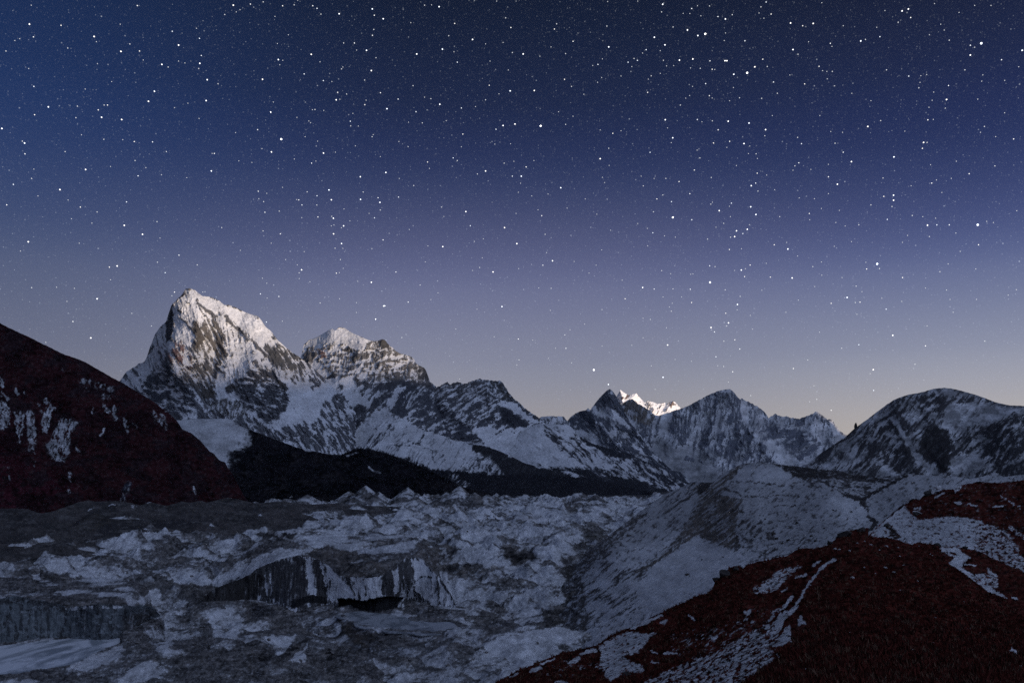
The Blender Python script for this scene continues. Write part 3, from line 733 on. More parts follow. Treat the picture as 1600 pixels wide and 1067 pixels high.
# ---- 8 smooth snow slope and long spur in the middle
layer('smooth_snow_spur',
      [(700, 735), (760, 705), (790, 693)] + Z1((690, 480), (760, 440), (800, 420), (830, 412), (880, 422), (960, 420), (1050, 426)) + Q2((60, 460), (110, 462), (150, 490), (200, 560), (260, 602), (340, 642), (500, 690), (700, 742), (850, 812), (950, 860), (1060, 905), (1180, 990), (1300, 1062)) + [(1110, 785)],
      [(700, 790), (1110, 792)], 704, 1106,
      [(704, 790, 7000), (850, 790, 6600), (1000, 790, 6700), (1105, 790, 7200), (843, 662, 9300), (887, 664, 9600), (790, 694, 8900), (850, 720, 8300), (930, 730, 8200), (924, 693, 9700), (985, 710, 9300), (1040, 735, 8900), (730, 720, 8500), (960, 750, 7700), (900, 700, 8900)],
      M_MTN, lambda px, py: 0.93 - 0.93 * sstep(-7, 7, py - np.interp(px, [700, 840, 880, 930, 975, 1010, 1060, 1100], [742, 730, 733, 733, 742, 752, 763, 772]) + 5 * fbm(px / 22, py / 22, 4, 4)),
      streaks(-36, 24, 4, 111, 0.8), [
          dict(poly=Z1((850, 440), (900, 440), (1100, 470), (1260, 600), (1400, 700), (1524, 840), (1400, 820), (1220, 720), (1060, 640), (940, 560)), p=0.64, f=3),
          dict(poly=Z1((840, 430), (880, 480), (980, 570), (1060, 650), (1180, 710), (1300, 800), (1420, 880), (1300, 830), (1160, 730), (1040, 650), (930, 570)), p=0.22, f=2.5, rock=(0.06, 0.063, 0.075)),
          dict(poly=Q2((250, 600), (340, 640), (560, 760), (700, 760), (900, 850), (1050, 960), (800, 980), (600, 900), (440, 780)), p=0.60, f=4, tex='d'),
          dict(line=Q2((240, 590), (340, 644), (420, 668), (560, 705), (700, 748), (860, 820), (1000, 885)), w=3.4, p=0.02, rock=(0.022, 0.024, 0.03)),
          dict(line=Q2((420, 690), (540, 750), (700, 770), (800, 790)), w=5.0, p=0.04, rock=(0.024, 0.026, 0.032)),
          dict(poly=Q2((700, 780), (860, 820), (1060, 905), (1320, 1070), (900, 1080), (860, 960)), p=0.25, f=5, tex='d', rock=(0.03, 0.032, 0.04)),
          dict(line=Q2((820, 940), (920, 1030)), w=2.5, p=0.6), dict(line=Q2((760, 930), (840, 1000)), w=1.6, p=0.5),
      ], rock=(0.020, 0.021, 0.026), rough=0.25, sx=0.9, sy=0.8,
      ridges=[(Z1((830, 412), (800, 560), (780, 700)), 8, 30), (Z1((1050, 426), (1260, 610), (1524, 850)), 8, 22)],
      noise=[('a', 3, 26, 7, -36), ('f', 3, 40, 30, 0)], rockamp=1.0, seed=81, wob=(4, 14), soft=0.14,
      texs=dict(d=streaks(-42, 16, 4, 112, 0.7)),
      label='smooth pale snow slope running into a long spur with a dark foot', cat='mountain spur')

# ---- 9 snowy foothill in front of the domed mountain, dark foot
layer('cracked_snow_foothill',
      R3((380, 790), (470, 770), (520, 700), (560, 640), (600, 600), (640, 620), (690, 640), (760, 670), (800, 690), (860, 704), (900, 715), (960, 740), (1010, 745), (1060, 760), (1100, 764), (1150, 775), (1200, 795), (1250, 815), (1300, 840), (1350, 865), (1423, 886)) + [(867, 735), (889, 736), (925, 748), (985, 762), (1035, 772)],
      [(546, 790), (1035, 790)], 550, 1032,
      [(550, 790, 5600), (700, 790, 5500), (850, 790, 5600), (1030, 790, 5900), (609, 649, 8000), (665, 674, 7700), (738, 694, 7500), (791, 709, 7300), (840, 729, 7100), (660, 720, 6900), (740, 730, 6700), (900, 740, 6900), (1000, 766, 6700), (570, 700, 7200)],
      M_MTN, 0.86, streaks(52, 20, 3.6, 121, 1.0), [
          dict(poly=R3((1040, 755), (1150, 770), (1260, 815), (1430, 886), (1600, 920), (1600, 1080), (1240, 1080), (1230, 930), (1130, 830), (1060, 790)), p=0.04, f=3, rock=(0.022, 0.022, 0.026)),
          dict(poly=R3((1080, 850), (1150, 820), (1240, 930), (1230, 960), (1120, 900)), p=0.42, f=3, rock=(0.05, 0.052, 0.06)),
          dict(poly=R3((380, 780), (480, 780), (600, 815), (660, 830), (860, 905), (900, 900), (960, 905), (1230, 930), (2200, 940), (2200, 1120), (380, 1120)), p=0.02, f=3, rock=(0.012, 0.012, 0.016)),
          dict(poly=R3((900, 920), (980, 930), (1080, 1000), (1000, 1000)), p=0.2, f=4),
          dict(poly=R3((980, 880), (1080, 830), (1140, 870), (1100, 905), (980, 905)), p=0.55, f=3),
          dict(line=R3((800, 690), (760, 760), (620, 770)), w=1.1, p=0.45), dict(line=R3((700, 740), (830, 790), (850, 860)), w=0.9, p=0.4),
          dict(line=R3((500, 770), (560, 700), (600, 660)), w=3, p=0.4),
      ], rock=(0.055, 0.058, 0.070), rough=0.4, sx=0.9, sy=0.8,
      ridges=[(R3((800, 690), (900, 800), (960, 900)), 8, 24), (R3((640, 620), (660, 740), (640, 800)), 8, 24), (R3((1060, 760), (960, 860)), 8, 20), (R3((740, 680), (760, 860)), 6, 16)],
      noise=[('r', 5, 20, 12, 50), ('f', 4, 30, 24, 0)], rockamp=1.4, seed=91, wob=(3, 10), soft=0.13,
      label='lower snow-covered foothill full of fine dark cracks, black at its foot', cat='foothill')

# ---- 10 the black hill with a smooth patch of snow
layer('black_hill',
      [(235, 690), (262, 668)] + Z4((60, 448), (100, 446), (200, 438), (320, 436), (440, 434), (480, 450), (540, 490), (640, 530), (760, 575), (860, 612), (960, 650), (1060, 668), (1160, 690), (1260, 700), (1340, 668), (1392, 656)) + R3((440, 782), (480, 792), (540, 800), (600, 818), (660, 838), (700, 855), (800, 898), (900, 945), (980, 985), (1050, 1012)) + [(770, 772), (800, 782)],
      [(235, 800), (800, 800)], 240, 798,
      [(240, 800, 3300), (400, 795, 3600), (600, 795, 4000), (790, 795, 4500), (280, 657, 4700), (360, 655, 5000), (400, 680, 5000), (480, 703, 5200), (550, 703, 5400), (610, 711, 5300), (680, 740, 5200), (740, 766, 5000), (350, 720, 4300), (500, 750, 4500)],
      M_HILL, -0.06, lambda a, b: fbm(a / 46, b / 30, 131, 3) + 0.35 * fbm(a / 5, b / 4, 132, 4, 0.7), [
          dict(poly=[(236, 640), (303, 640), (352, 640), (366, 655), (378, 668), (380, 690), (372, 705), (357, 722), (345, 740), (236, 740)], p=0.98, f=22, sk=0.85),
          dict(poly=[(236, 640), (352, 640), (366, 660), (368, 690), (350, 716), (236, 740)], p=0.985, f=12),
          dict(line=Z4((960, 640), (1060, 650), (1160, 645), (1240, 640)), w=2.4, p=0.7), dict(line=Z4((1000, 660), (1120, 672), (1300, 700), (1392, 690)), w=1.8, p=0.35),
          dict(line=R3((480, 885), (545, 920)), w=1.6, p=0.35), dict(line=R3((560, 780), (600, 800)), w=1.5, p=0.3),
      ], rock=(0.014, 0.013, 0.016), rough=0.4, tint=0.8, dust=0.06, thin=0.5, fleck=0.22, sx=1.0, sy=0.9,
      noise=[('f', 8, 60, 40, -25), ('r', 3, 30, 14, -30)], rockamp=0.0, seed=101, wob=(4, 30), soft=0.22,
      alt=[((0.021, 0.019, 0.021), 0.35, 60, 30), ((0.009, 0.009, 0.011), 0.30, 44, 26)],
      label='low black hill with a smooth patch of pale snow on its shoulder', cat='hill')

# ---- 11 the dark red-brown hillside on the left
R1 = crop(0, 420, 3.953)
S8 = crop(0, 640, 4.21)
L9_TOP = [(-80, 468)] + R1((0, 335), (50, 362), (100, 385), (150, 408), (200, 430), (250, 458), (300, 480), (350, 506), (400, 530), (450, 546), (490, 560), (530, 578), (560, 595), (600, 618), (640, 640), (690, 670), (740, 695), (800, 730), (850, 760), (900, 790), (950, 820), (1000, 862)) + S8((1090, 0), (1165, 75), (1200, 130), (1260, 155), (1320, 205), (1380, 275), (1410, 290), (1440, 330), (1480, 345), (1500, 385), (1540, 440), (1600, 560)) + [(398, 795), (430, 805)]
layer('dark_red_hillside', L9_TOP, [(-80, 815), (60, 815), (430, 812)], -78, 428,
      [(-78, 815, 2300), (0, 812, 2350), (200, 805, 2600), (420, 806, 3000), (0, 505, 3700), (100, 553, 3700), (188, 596, 3650), (288, 673, 3500), (345, 730, 3400), (390, 790, 3150), (60, 690, 2900), (200, 720, 2950), (300, 760, 3000)],
      M_HILL, 0.010, streaks(-66, 24, 8, 141, 0.8), [
          dict(poly=[(-80, 770), (0, 700), (60, 735), (110, 760), (60, 800), (-80, 810)], rock=(0.050, 0.014, 0.020), f=30),
          dict(poly=S8((-200, 0), (60, 0), (70, 90), (40, 130), (-200, 160)), p=0.440, f=4, tex='v'),
          dict(poly=S8((95, 20), (150, 10), (160, 90), (140, 200), (160, 220), (120, 230), (105, 120)), p=0.576, f=2.5, tex='v'),
          dict(poly=S8((180, 10), (215, 20), (240, 150), (225, 260), (190, 270), (180, 150)), p=0.680, f=2.5, tex='v'),
          dict(poly=S8((290, 0), (340, -10), (330, 90), (310, 160), (280, 130), (275, 60)), p=0.624, f=2.5, tex='v'),
          dict(poly=S8((400, 45), (510, 85), (470, 150), (460, 280), (420, 350), (340, 330), (290, 240), (340, 180)), p=0.496, f=3.5, tex='v'),
          dict(poly=S8((430, 60), (505, 90), (440, 130), (350, 200), (380, 120)), p=0.680, f=2.5),
          dict(poly=S8((740, 0), (760, 40), (775, 60), (745, 70)), p=0.640, f=2), dict(poly=S8((815, 80), (845, 110), (835, 160), (815, 110)), p=0.600, f=2),
          dict(line=S8((685, 130), (660, 165)), w=1.6, p=0.560), dict(line=S8((840, 490), (825, 540), (800, 600)), w=5, p=0.264, rock=(0.03, 0.032, 0.045), tex='v'),
          dict(line=S8((1275, 510), (1285, 550)), w=2, p=0.480), dict(line=S8((1060, 30), (1095, 120)), w=3, p=0.224),
          dict(line=S8((1100, 5), (1165, 72)), w=1.6, p=0.560),
          dict(line=S8((115, 515), (130, 550)), w=3, p=0.400), dict(line=S8((220, 290), (235, 380)), w=2, p=0.240), dict(line=S8((460, 420), (450, 540)), w=2.5, p=0.200), dict(line=S8((55, 330), (60, 500)), w=2.0, p=0.200), dict(line=S8((480, 250), (545, 290)), w=3, p=0.240),
          dict(line=R1((100, 745), (112, 775)), w=2.0, p=0.640), dict(line=R1((150, 765), (160, 775)), w=1.4, p=0.560),
          dict(line=R1((390, 625), (440, 655)), w=3.2, p=0.400), dict(line=R1((490, 690), (550, 700)), w=3.5, p=0.280), dict(line=R1((600, 720), (690, 745)), w=5, p=0.272, tex='v'), dict(line=R1((540, 730), (555, 760)), w=2, p=0.320), dict(line=R1((640, 790), (700, 790)), w=4, p=0.240, tex='v'),
          dict(line=R1((640, 850), (670, 880)), w=3.4, p=0.320, tex='v'), dict(line=R1((705, 850), (715, 930)), w=2.6, p=0.520, tex='v'), dict(line=R1((770, 930), (785, 1010)), w=2.4, p=0.520, tex='v'), dict(line=R1((570, 860), (580, 910)), w=2, p=0.280, tex='v'), dict(line=R1((940, 880), (1000, 960)), w=4, p=0.200, tex='v'), dict(line=R1((820, 930), (840, 980)), w=2, p=0.240),
          dict(line=R1((240, 840), (260, 880)), w=2.4, p=0.320, tex='v'), dict(line=R1((280, 810), (330, 870)), w=3.0, p=0.400, tex='v'), dict(line=R1((380, 930), (470, 950)), w=2.6, p=0.560), dict(line=R1((0, 670), (20, 730)), w=3, p=0.480, tex='v'), dict(line=R1((10, 770), (50, 800)), w=2.6, p=0.400),
          dict(poly=R1((-50, 815), (40, 830), (70, 900), (40, 960), (-50, 900)), p=0.560, f=3, tex='v'),
          dict(line=R1((110, 880), (115, 970)), w=4.0, p=0.480, tex='v'), dict(line=R1((180, 890), (210, 1060)), w=4.5, p=0.600, tex='v'), dict(line=R1((300, 880), (270, 960)), w=4, p=0.560, tex='v'),
      ], rock=(0.037, 0.0135, 0.0155), rough=0.4, sx=1.0, sy=1.0,
      ridges=[(R1((200, 430), (230, 700), (160, 1000)), 10, 30), (R1((490, 560), (480, 800), (500, 1300)), 10, 36), (R1((850, 760), (780, 1100), (740, 1480)), 10, 36), (S8((160, 0), (170, 200)), 5, 8), (S8((260, 0), (260, 240)), 5, 8)],
      noise=[('a', 7, 50, 18, -70), ('f', 8, 70, 60, 0), ('r', 2.5, 16, 8, -60)], rockamp=0.640, seed=111, wob=(3, 8), soft=0.15,
      texs=dict(v=streaks(75, 9, 3.0, 142, 0.9)), tint=0.7, dust=0.12, thin=0.85, alt=[((0.026, 0.015, 0.018), 0.35, 40, 24), ((0.050, 0.028, 0.028), 0.08, 9, 6), ((0.022, 0.010, 0.012), 0.25, 60, 40)],
      label='dark red-brown hillside with thin snow streaks in its gullies, nearest hill on the left', cat='hill')

# ---- 12 the rounded hill on the right
R5 = crop(1200, 570, 3.557)
layer('rounded_rocky_hill',
      [(1225, 765)] + R5((180, 585), (230, 545), (270, 510), (300, 485), (340, 460), (385, 430), (430, 400), (460, 372), (485, 350), (510, 332), (550, 304), (585, 276), (620, 250), (660, 220), (700, 194), (740, 178), (780, 165), (825, 158), (870, 148), (900, 138), (930, 131), (980, 127), (1020, 131), (1060, 140), (1105, 152), (1150, 165), (1205, 184), (1260, 206), (1300, 216), (1340, 224), (1423, 228)) + [(1680, 640)],
      [(1225, 790), (1680, 790)], 1230, 1678,
      [(1230, 790, 2500), (1400, 790, 2300), (1600, 790, 2100), (1678, 790, 2050), (1275, 713, 3300), (1336, 668, 3500), (1397, 625, 3600), (1475, 606, 3700), (1570, 632, 3700), (1670, 640, 3700), (1400, 720, 2850), (1440, 690, 3000), (1500, 660, 3300), (1540, 700, 2800), (1580, 660, 3000), (1600, 720, 2450), (1500, 730, 2600), (1330, 740, 2750)],
      M_SNOWY, 0.54, streaks(48, 24, 5, 151, 0.9, mixr=0.3), [
          dict(poly=R5((200, 570), (340, 460), (550, 305), (600, 290), (560, 400), (460, 480), (380, 580)), p=0.62, f=4),
          dict(poly=R5((200, 575), (300, 485), (430, 400), (485, 350), (490, 380), (400, 450), (300, 530), (260, 580)), p=0.22, f=2.5),
          dict(poly=R5((660, 290), (740, 280), (800, 340), (790, 400), (740, 420), (690, 350)), p=0.16, f=3),
          dict(poly=R5((660, 280), (700, 240), (760, 260), (750, 310), (690, 310)), p=0.40, f=3),
          dict(poly=R5((590, 410), (680, 410), (700, 450), (620, 500), (560, 560), (540, 520)), p=0.24, f=3),
          dict(poly=R5((710, 450), (780, 440), (830, 560), (850, 610), (700, 600), (700, 520)), p=0.20, f=3),
          dict(poly=R5((860, 370), (930, 340), (1000, 370), (1020, 460), (1000, 560), (1005, 615), (960, 600), (910, 530), (840, 500), (830, 450)), p=0.06, f=3, rock=(0.032, 0.030, 0.032)),
          dict(poly=R5((800, 170), (920, 160), (980, 210), (1000, 260), (900, 330), (860, 300), (930, 240), (840, 200)), p=0.30, f=3),
          dict(poly=R5((700, 195), (980, 130), (1150, 165), (1300, 216), (1180, 200), (980, 160), (860, 165)), p=0.72, f=2, k=0.8),
          dict(poly=R5((1040, 170), (1200, 185), (1280, 212), (1180, 215)), p=0.42, f=2),
          dict(poly=R5((1000, 220), (1150, 210), (1340, 230), (1423, 240), (1250, 320), (1100, 350), (1020, 370), (960, 330)), p=0.90, f=4),
          dict(poly=R5((1020, 420), (1150, 350), (1300, 310), (1423, 250), (1700, 200), (1700, 620), (1180, 620), (1150, 580), (1200, 480), (1100, 480), (1020, 500)), p=0.30, f=4, rock=(0.040, 0.040, 0.045)),
          dict(poly=R5((1020, 510), (1100, 490), (1200, 500), (1150, 580), (1020, 620)), p=0.90, f=3),
          dict(poly=R5((640, 560), (680, 540), (710, 620), (630, 620)), p=0.92, f=2),
          dict(line=R5((700, 290), (760, 400), (850, 540), (950, 610)), w=4.0, p=0.9), dict(line=R5((800, 400), (850, 350), (880, 330)), w=3, p=0.85),
          dict(poly=R5((1150, 590), (1180, 580), (1180, 640), (1150, 640)), p=0.05, f=2),
      ], rock=(0.050, 0.049, 0.054), rough=0.3, sx=1.0, sy=0.9,
      ridges=[(R5((980, 127), (960, 330), (990, 600)), 16, 30), (R5((700, 195), (760, 450), (830, 600)), 14, 28), (R5((1423, 250), (1200, 340), (1040, 430), (1000, 500)), 18, 26), (R5((1500, 350), (1280, 480), (1180, 600)), 10, 22), (R5((550, 305), (600, 440), (560, 600)), 8, 26)],
      noise=[('a', 5, 22, 8, 50), ('r', 5, 20, 12, 45), ('f', 5, 40, 40, 0)], rockamp=2.0, seed=121, wob=(3, 9), soft=0.10, dust=0.25, thin=1.0, ridgek=1.5,  # high thin value also darkens the snow in place of shade here
      label='rounded snow-dusted rocky hill on the right with dark crags', cat='hill')

# ---- 13 the grey lateral moraine at the foot of the left hills
R6 = crop(0, 700, 2.907)
R7 = crop(400, 740, 2.963)
layer('grey_moraine_bank',
      [(-80, 797)] + S8((0, 650), (80, 648), (180, 652), (240, 672), (270, 682), (330, 672), (400, 650), (470, 625), (520, 605), (580, 595), (640, 604), (760, 598), (860, 612), (920, 628), (985, 606), (1060, 624), (1100, 630), (1200, 602), (1250, 612), (1320, 596), (1360, 610), (1500, 576), (1560, 588)) + [(400, 786), (440, 783), (480, 788), (530, 786), (580, 790), (640, 792)],
      [(-80, 910), (0, 908), (120, 900), (200, 884), (300, 866), (420, 846), (520, 824), (640, 812)], -78, 640,
      [(-78, 880, 1150), (-78, 910, 1130), (0, 908, 1140), (200, 884, 1340), (420, 846, 1780), (640, 812, 2300), (0, 876, 1160), (200, 850, 1420), (420, 822, 1900), (640, 800, 2500), (0, 795, 2100), (140, 782, 2400), (250, 788, 2400), (380, 778, 2700), (520, 786, 2900), (640, 792, 3000), (100, 830, 1500), (300, 812, 1950)],
      M_DEBRIS, 0.02, streaks(-12, 20, 6, 161, 0.9), [
          dict(line=S8((450, 775), (560, 715), (640, 660), (760, 730)), w=2.0, rock=(0.035, 0.032, 0.032)),
          dict(poly=S8((560, 720), (640, 668), (780, 735), (700, 765), (650, 800), (660, 830), (480, 780)), rock=(0.060, 0.054, 0.048), f=3),
          dict(poly=S8((640, 800), (660, 770), (780, 740), (1070, 720), (1420, 720), (1300, 760), (1060, 790), (860, 810), (680, 840)), rock=(0.040, 0.038, 0.040), f=4),
          dict(line=S8((620, 640), (560, 680)), w=0.9, p=0.5), dict(line=S8((720, 630), (760, 622)), w=1.0, p=0.8), dict(line=S8((870, 636), (900, 640)), w=1.2, p=0.8), dict(line=S8((970, 610), (995, 606)), w=1.0, p=0.8),
          dict(line=S8((1400, 600), (1550, 590)), w=1.6, rock=(0.02, 0.02, 0.022)),
      ], rock=(0.078, 0.071, 0.068), rough=0.4, sx=1.0, sy=0.6,
      ridges=[(S8((450, 775), (640, 660), (790, 740)), 5, 14), (S8((580, 595), (700, 640), (860, 612)), 2, 10)],
      noise=[('f', 4, 40, 12, -15), ('r', 2.5, 16, 6, -10)], seed=131, wob=(3, 12), tint=0.5, fleck=0.25, alt=[((0.050, 0.047, 0.046), 0.30, 60, 14), ((0.11, 0.104, 0.10), 0.16, 30, 7)],
      label='bare grey moraine bank along the foot of the dark left hills', cat='moraine')

# ---- 14 the glacier: a field of debris mounds and snow, ray-marched so that mounds hide what lies behind them
def gp(px, py, z=0.0):
    a, b = ray(px, py)
    D = (z - CAMZ) / b
    return a * D, D

def gD(px, py, z=0.0):
    return gp(px, py, z)[1]

POND_NEAR = R6((-120, 905), (0, 897), (150, 882), (290, 867), (480, 858), (560, 858), (600, 868), (540, 895), (470, 915), (400, 955), (330, 985), (210, 1010), (60, 1032), (-120, 1045))
POND_MID = R7((380, 648), (450, 640), (560, 638), (640, 655), (740, 682), (800, 690), (880, 690), (930, 705), (975, 722), (880, 748), (770, 742), (640, 735), (540, 725), (470, 705), (420, 680))

CONES = [(546, 781, 40, 10), (571, 784, 66, 15), (592, 785, 40, 11), (637, 785, 60, 14), (652, 786, 36, 9), (698, 786, 44, 12), (718, 786, 64, 15), (742, 787, 40, 13), (762, 785, 30, 10), (930, 784, 34, 10), (905, 786, 26, 10), (480, 788, 34, 12)]

def warp_xy(X, Y):
    return X + 22 * fbm(X / 70, Y / 70, 7, 3), Y + 22 * fbm(X / 70, Y / 70, 8, 3)

def mounds(X, Y):
    wx, wy = warp_xy(X, Y)
    c1 = cones(wx / 130, wy / 115, 203)[0]; c2 = cones(wx / 52, wy / 46, 204)[0]; c3 = cones(wx / 21, wy / 18, 206)[0]
    far = sstep(600, 1500, Y)
    z = 12 * fbm(X / 300, Y / 220, 202, 3) + (32 + 10 * far) * (c1 - 0.52) + 20 * (c2 - 0.36) + 9.5 * (c3 - 0.3)
    near = 1 - sstep(900, 2200, Y)
    z = z + near * (3.0 * (cones(wx / 10.5, wy / 9, 207)[0] - 0.3) + 1.3 * (cones(wx / 4.6, wy / 4, 208)[0] - 0.3))
    z = (z + 1.0 * fbm(X / 9, Y / 9, 205, 3)) * (0.55 + 0.45 * sstep(620, 1000, Y)) - 9 * sstep(2200, 3200, Y)
    return z * sstep(440, 540, Y) - 6 * (1 - sstep(440, 540, Y))

def terrain(X, Y):
    z = mounds(X, Y)
    px, py = project(X, Y, np.zeros_like(X))          # where the point would show if it lay level with the ice
    # plateau behind the ice cliff
    c = poly_mask(px, py, [(330, 930), (396, 924), (440, 926), (480, 924), (530, 930), (600, 934), (640, 914), (670, 920), (690, 900), (715, 925), (700, 895), (660, 872), (560, 860), (430, 858), (330, 890)], 6) * sstep(330, 440, px) * (1 - sstep(650, 715, px))
    z = z + (33 + 0.35 * z - z) * c
    c2 = poly_mask(px, py, [(-120, 990), (60, 984), (195, 974), (235, 955), (200, 925), (60, 925), (-120, 930)], 5)
    z = z + (19 + 0.2 * z - z) * c2
    for P_, zz, f in ((POND_NEAR, -1.5, 10), (POND_MID, 0.5, 8)):
        lvl = zz + (2.1 if zz < 0 else 1.7)               # the ice of the pond lies at this height
        ring = np.clip(poly_mask(px, py, P_, f * 2.6) * 2.4, 0, 1)
        z = z + (np.maximum(z, lvl + 0.5 + 0.9 * fbm(X / 8, Y / 18, 33, 4)) - z) * ring
        m = np.clip((poly_mask(px, py, P_, f) - 0.5) * 3.0, 0, 1)
        z = z + (zz - z) * m
    # ground that drops to the ice edge in front of the two cliffs
    # small pyramids of rubble at the far end
    for cx, cy, h, w in CONES:
        x0, y0 = gp(cx, cy)
        r = np.sqrt((X - x0) ** 2 + ((Y - y0) / 2.2) ** 2) / (w * y0 / F * 2.1)
        z = np.maximum(z, (h * (1 - r)) + 0.12 * z + 2)
    t = line_mask(px, py, [(300, 950), (350, 946), (394, 941), (434, 950), (470, 950), (511, 950)], 9) + line_mask(px, py, [(640, 943), (668, 952), (720, 958)], 8) + line_mask(px, py, [(196, 1000), (215, 992), (250, 970)], 8)
    z = z + (np.maximum(z, 4.5 + 0.1 * z) - z) * np.clip(t, 0, 1)
    # the gully on the right, along the big moraine
    g = line_mask(px, py, [(1010, 800), (930, 830), (898, 870), (895, 920), (900, 960)], 26)
    z = z - 9 * g
    # rise towards the bank on the left
    return z

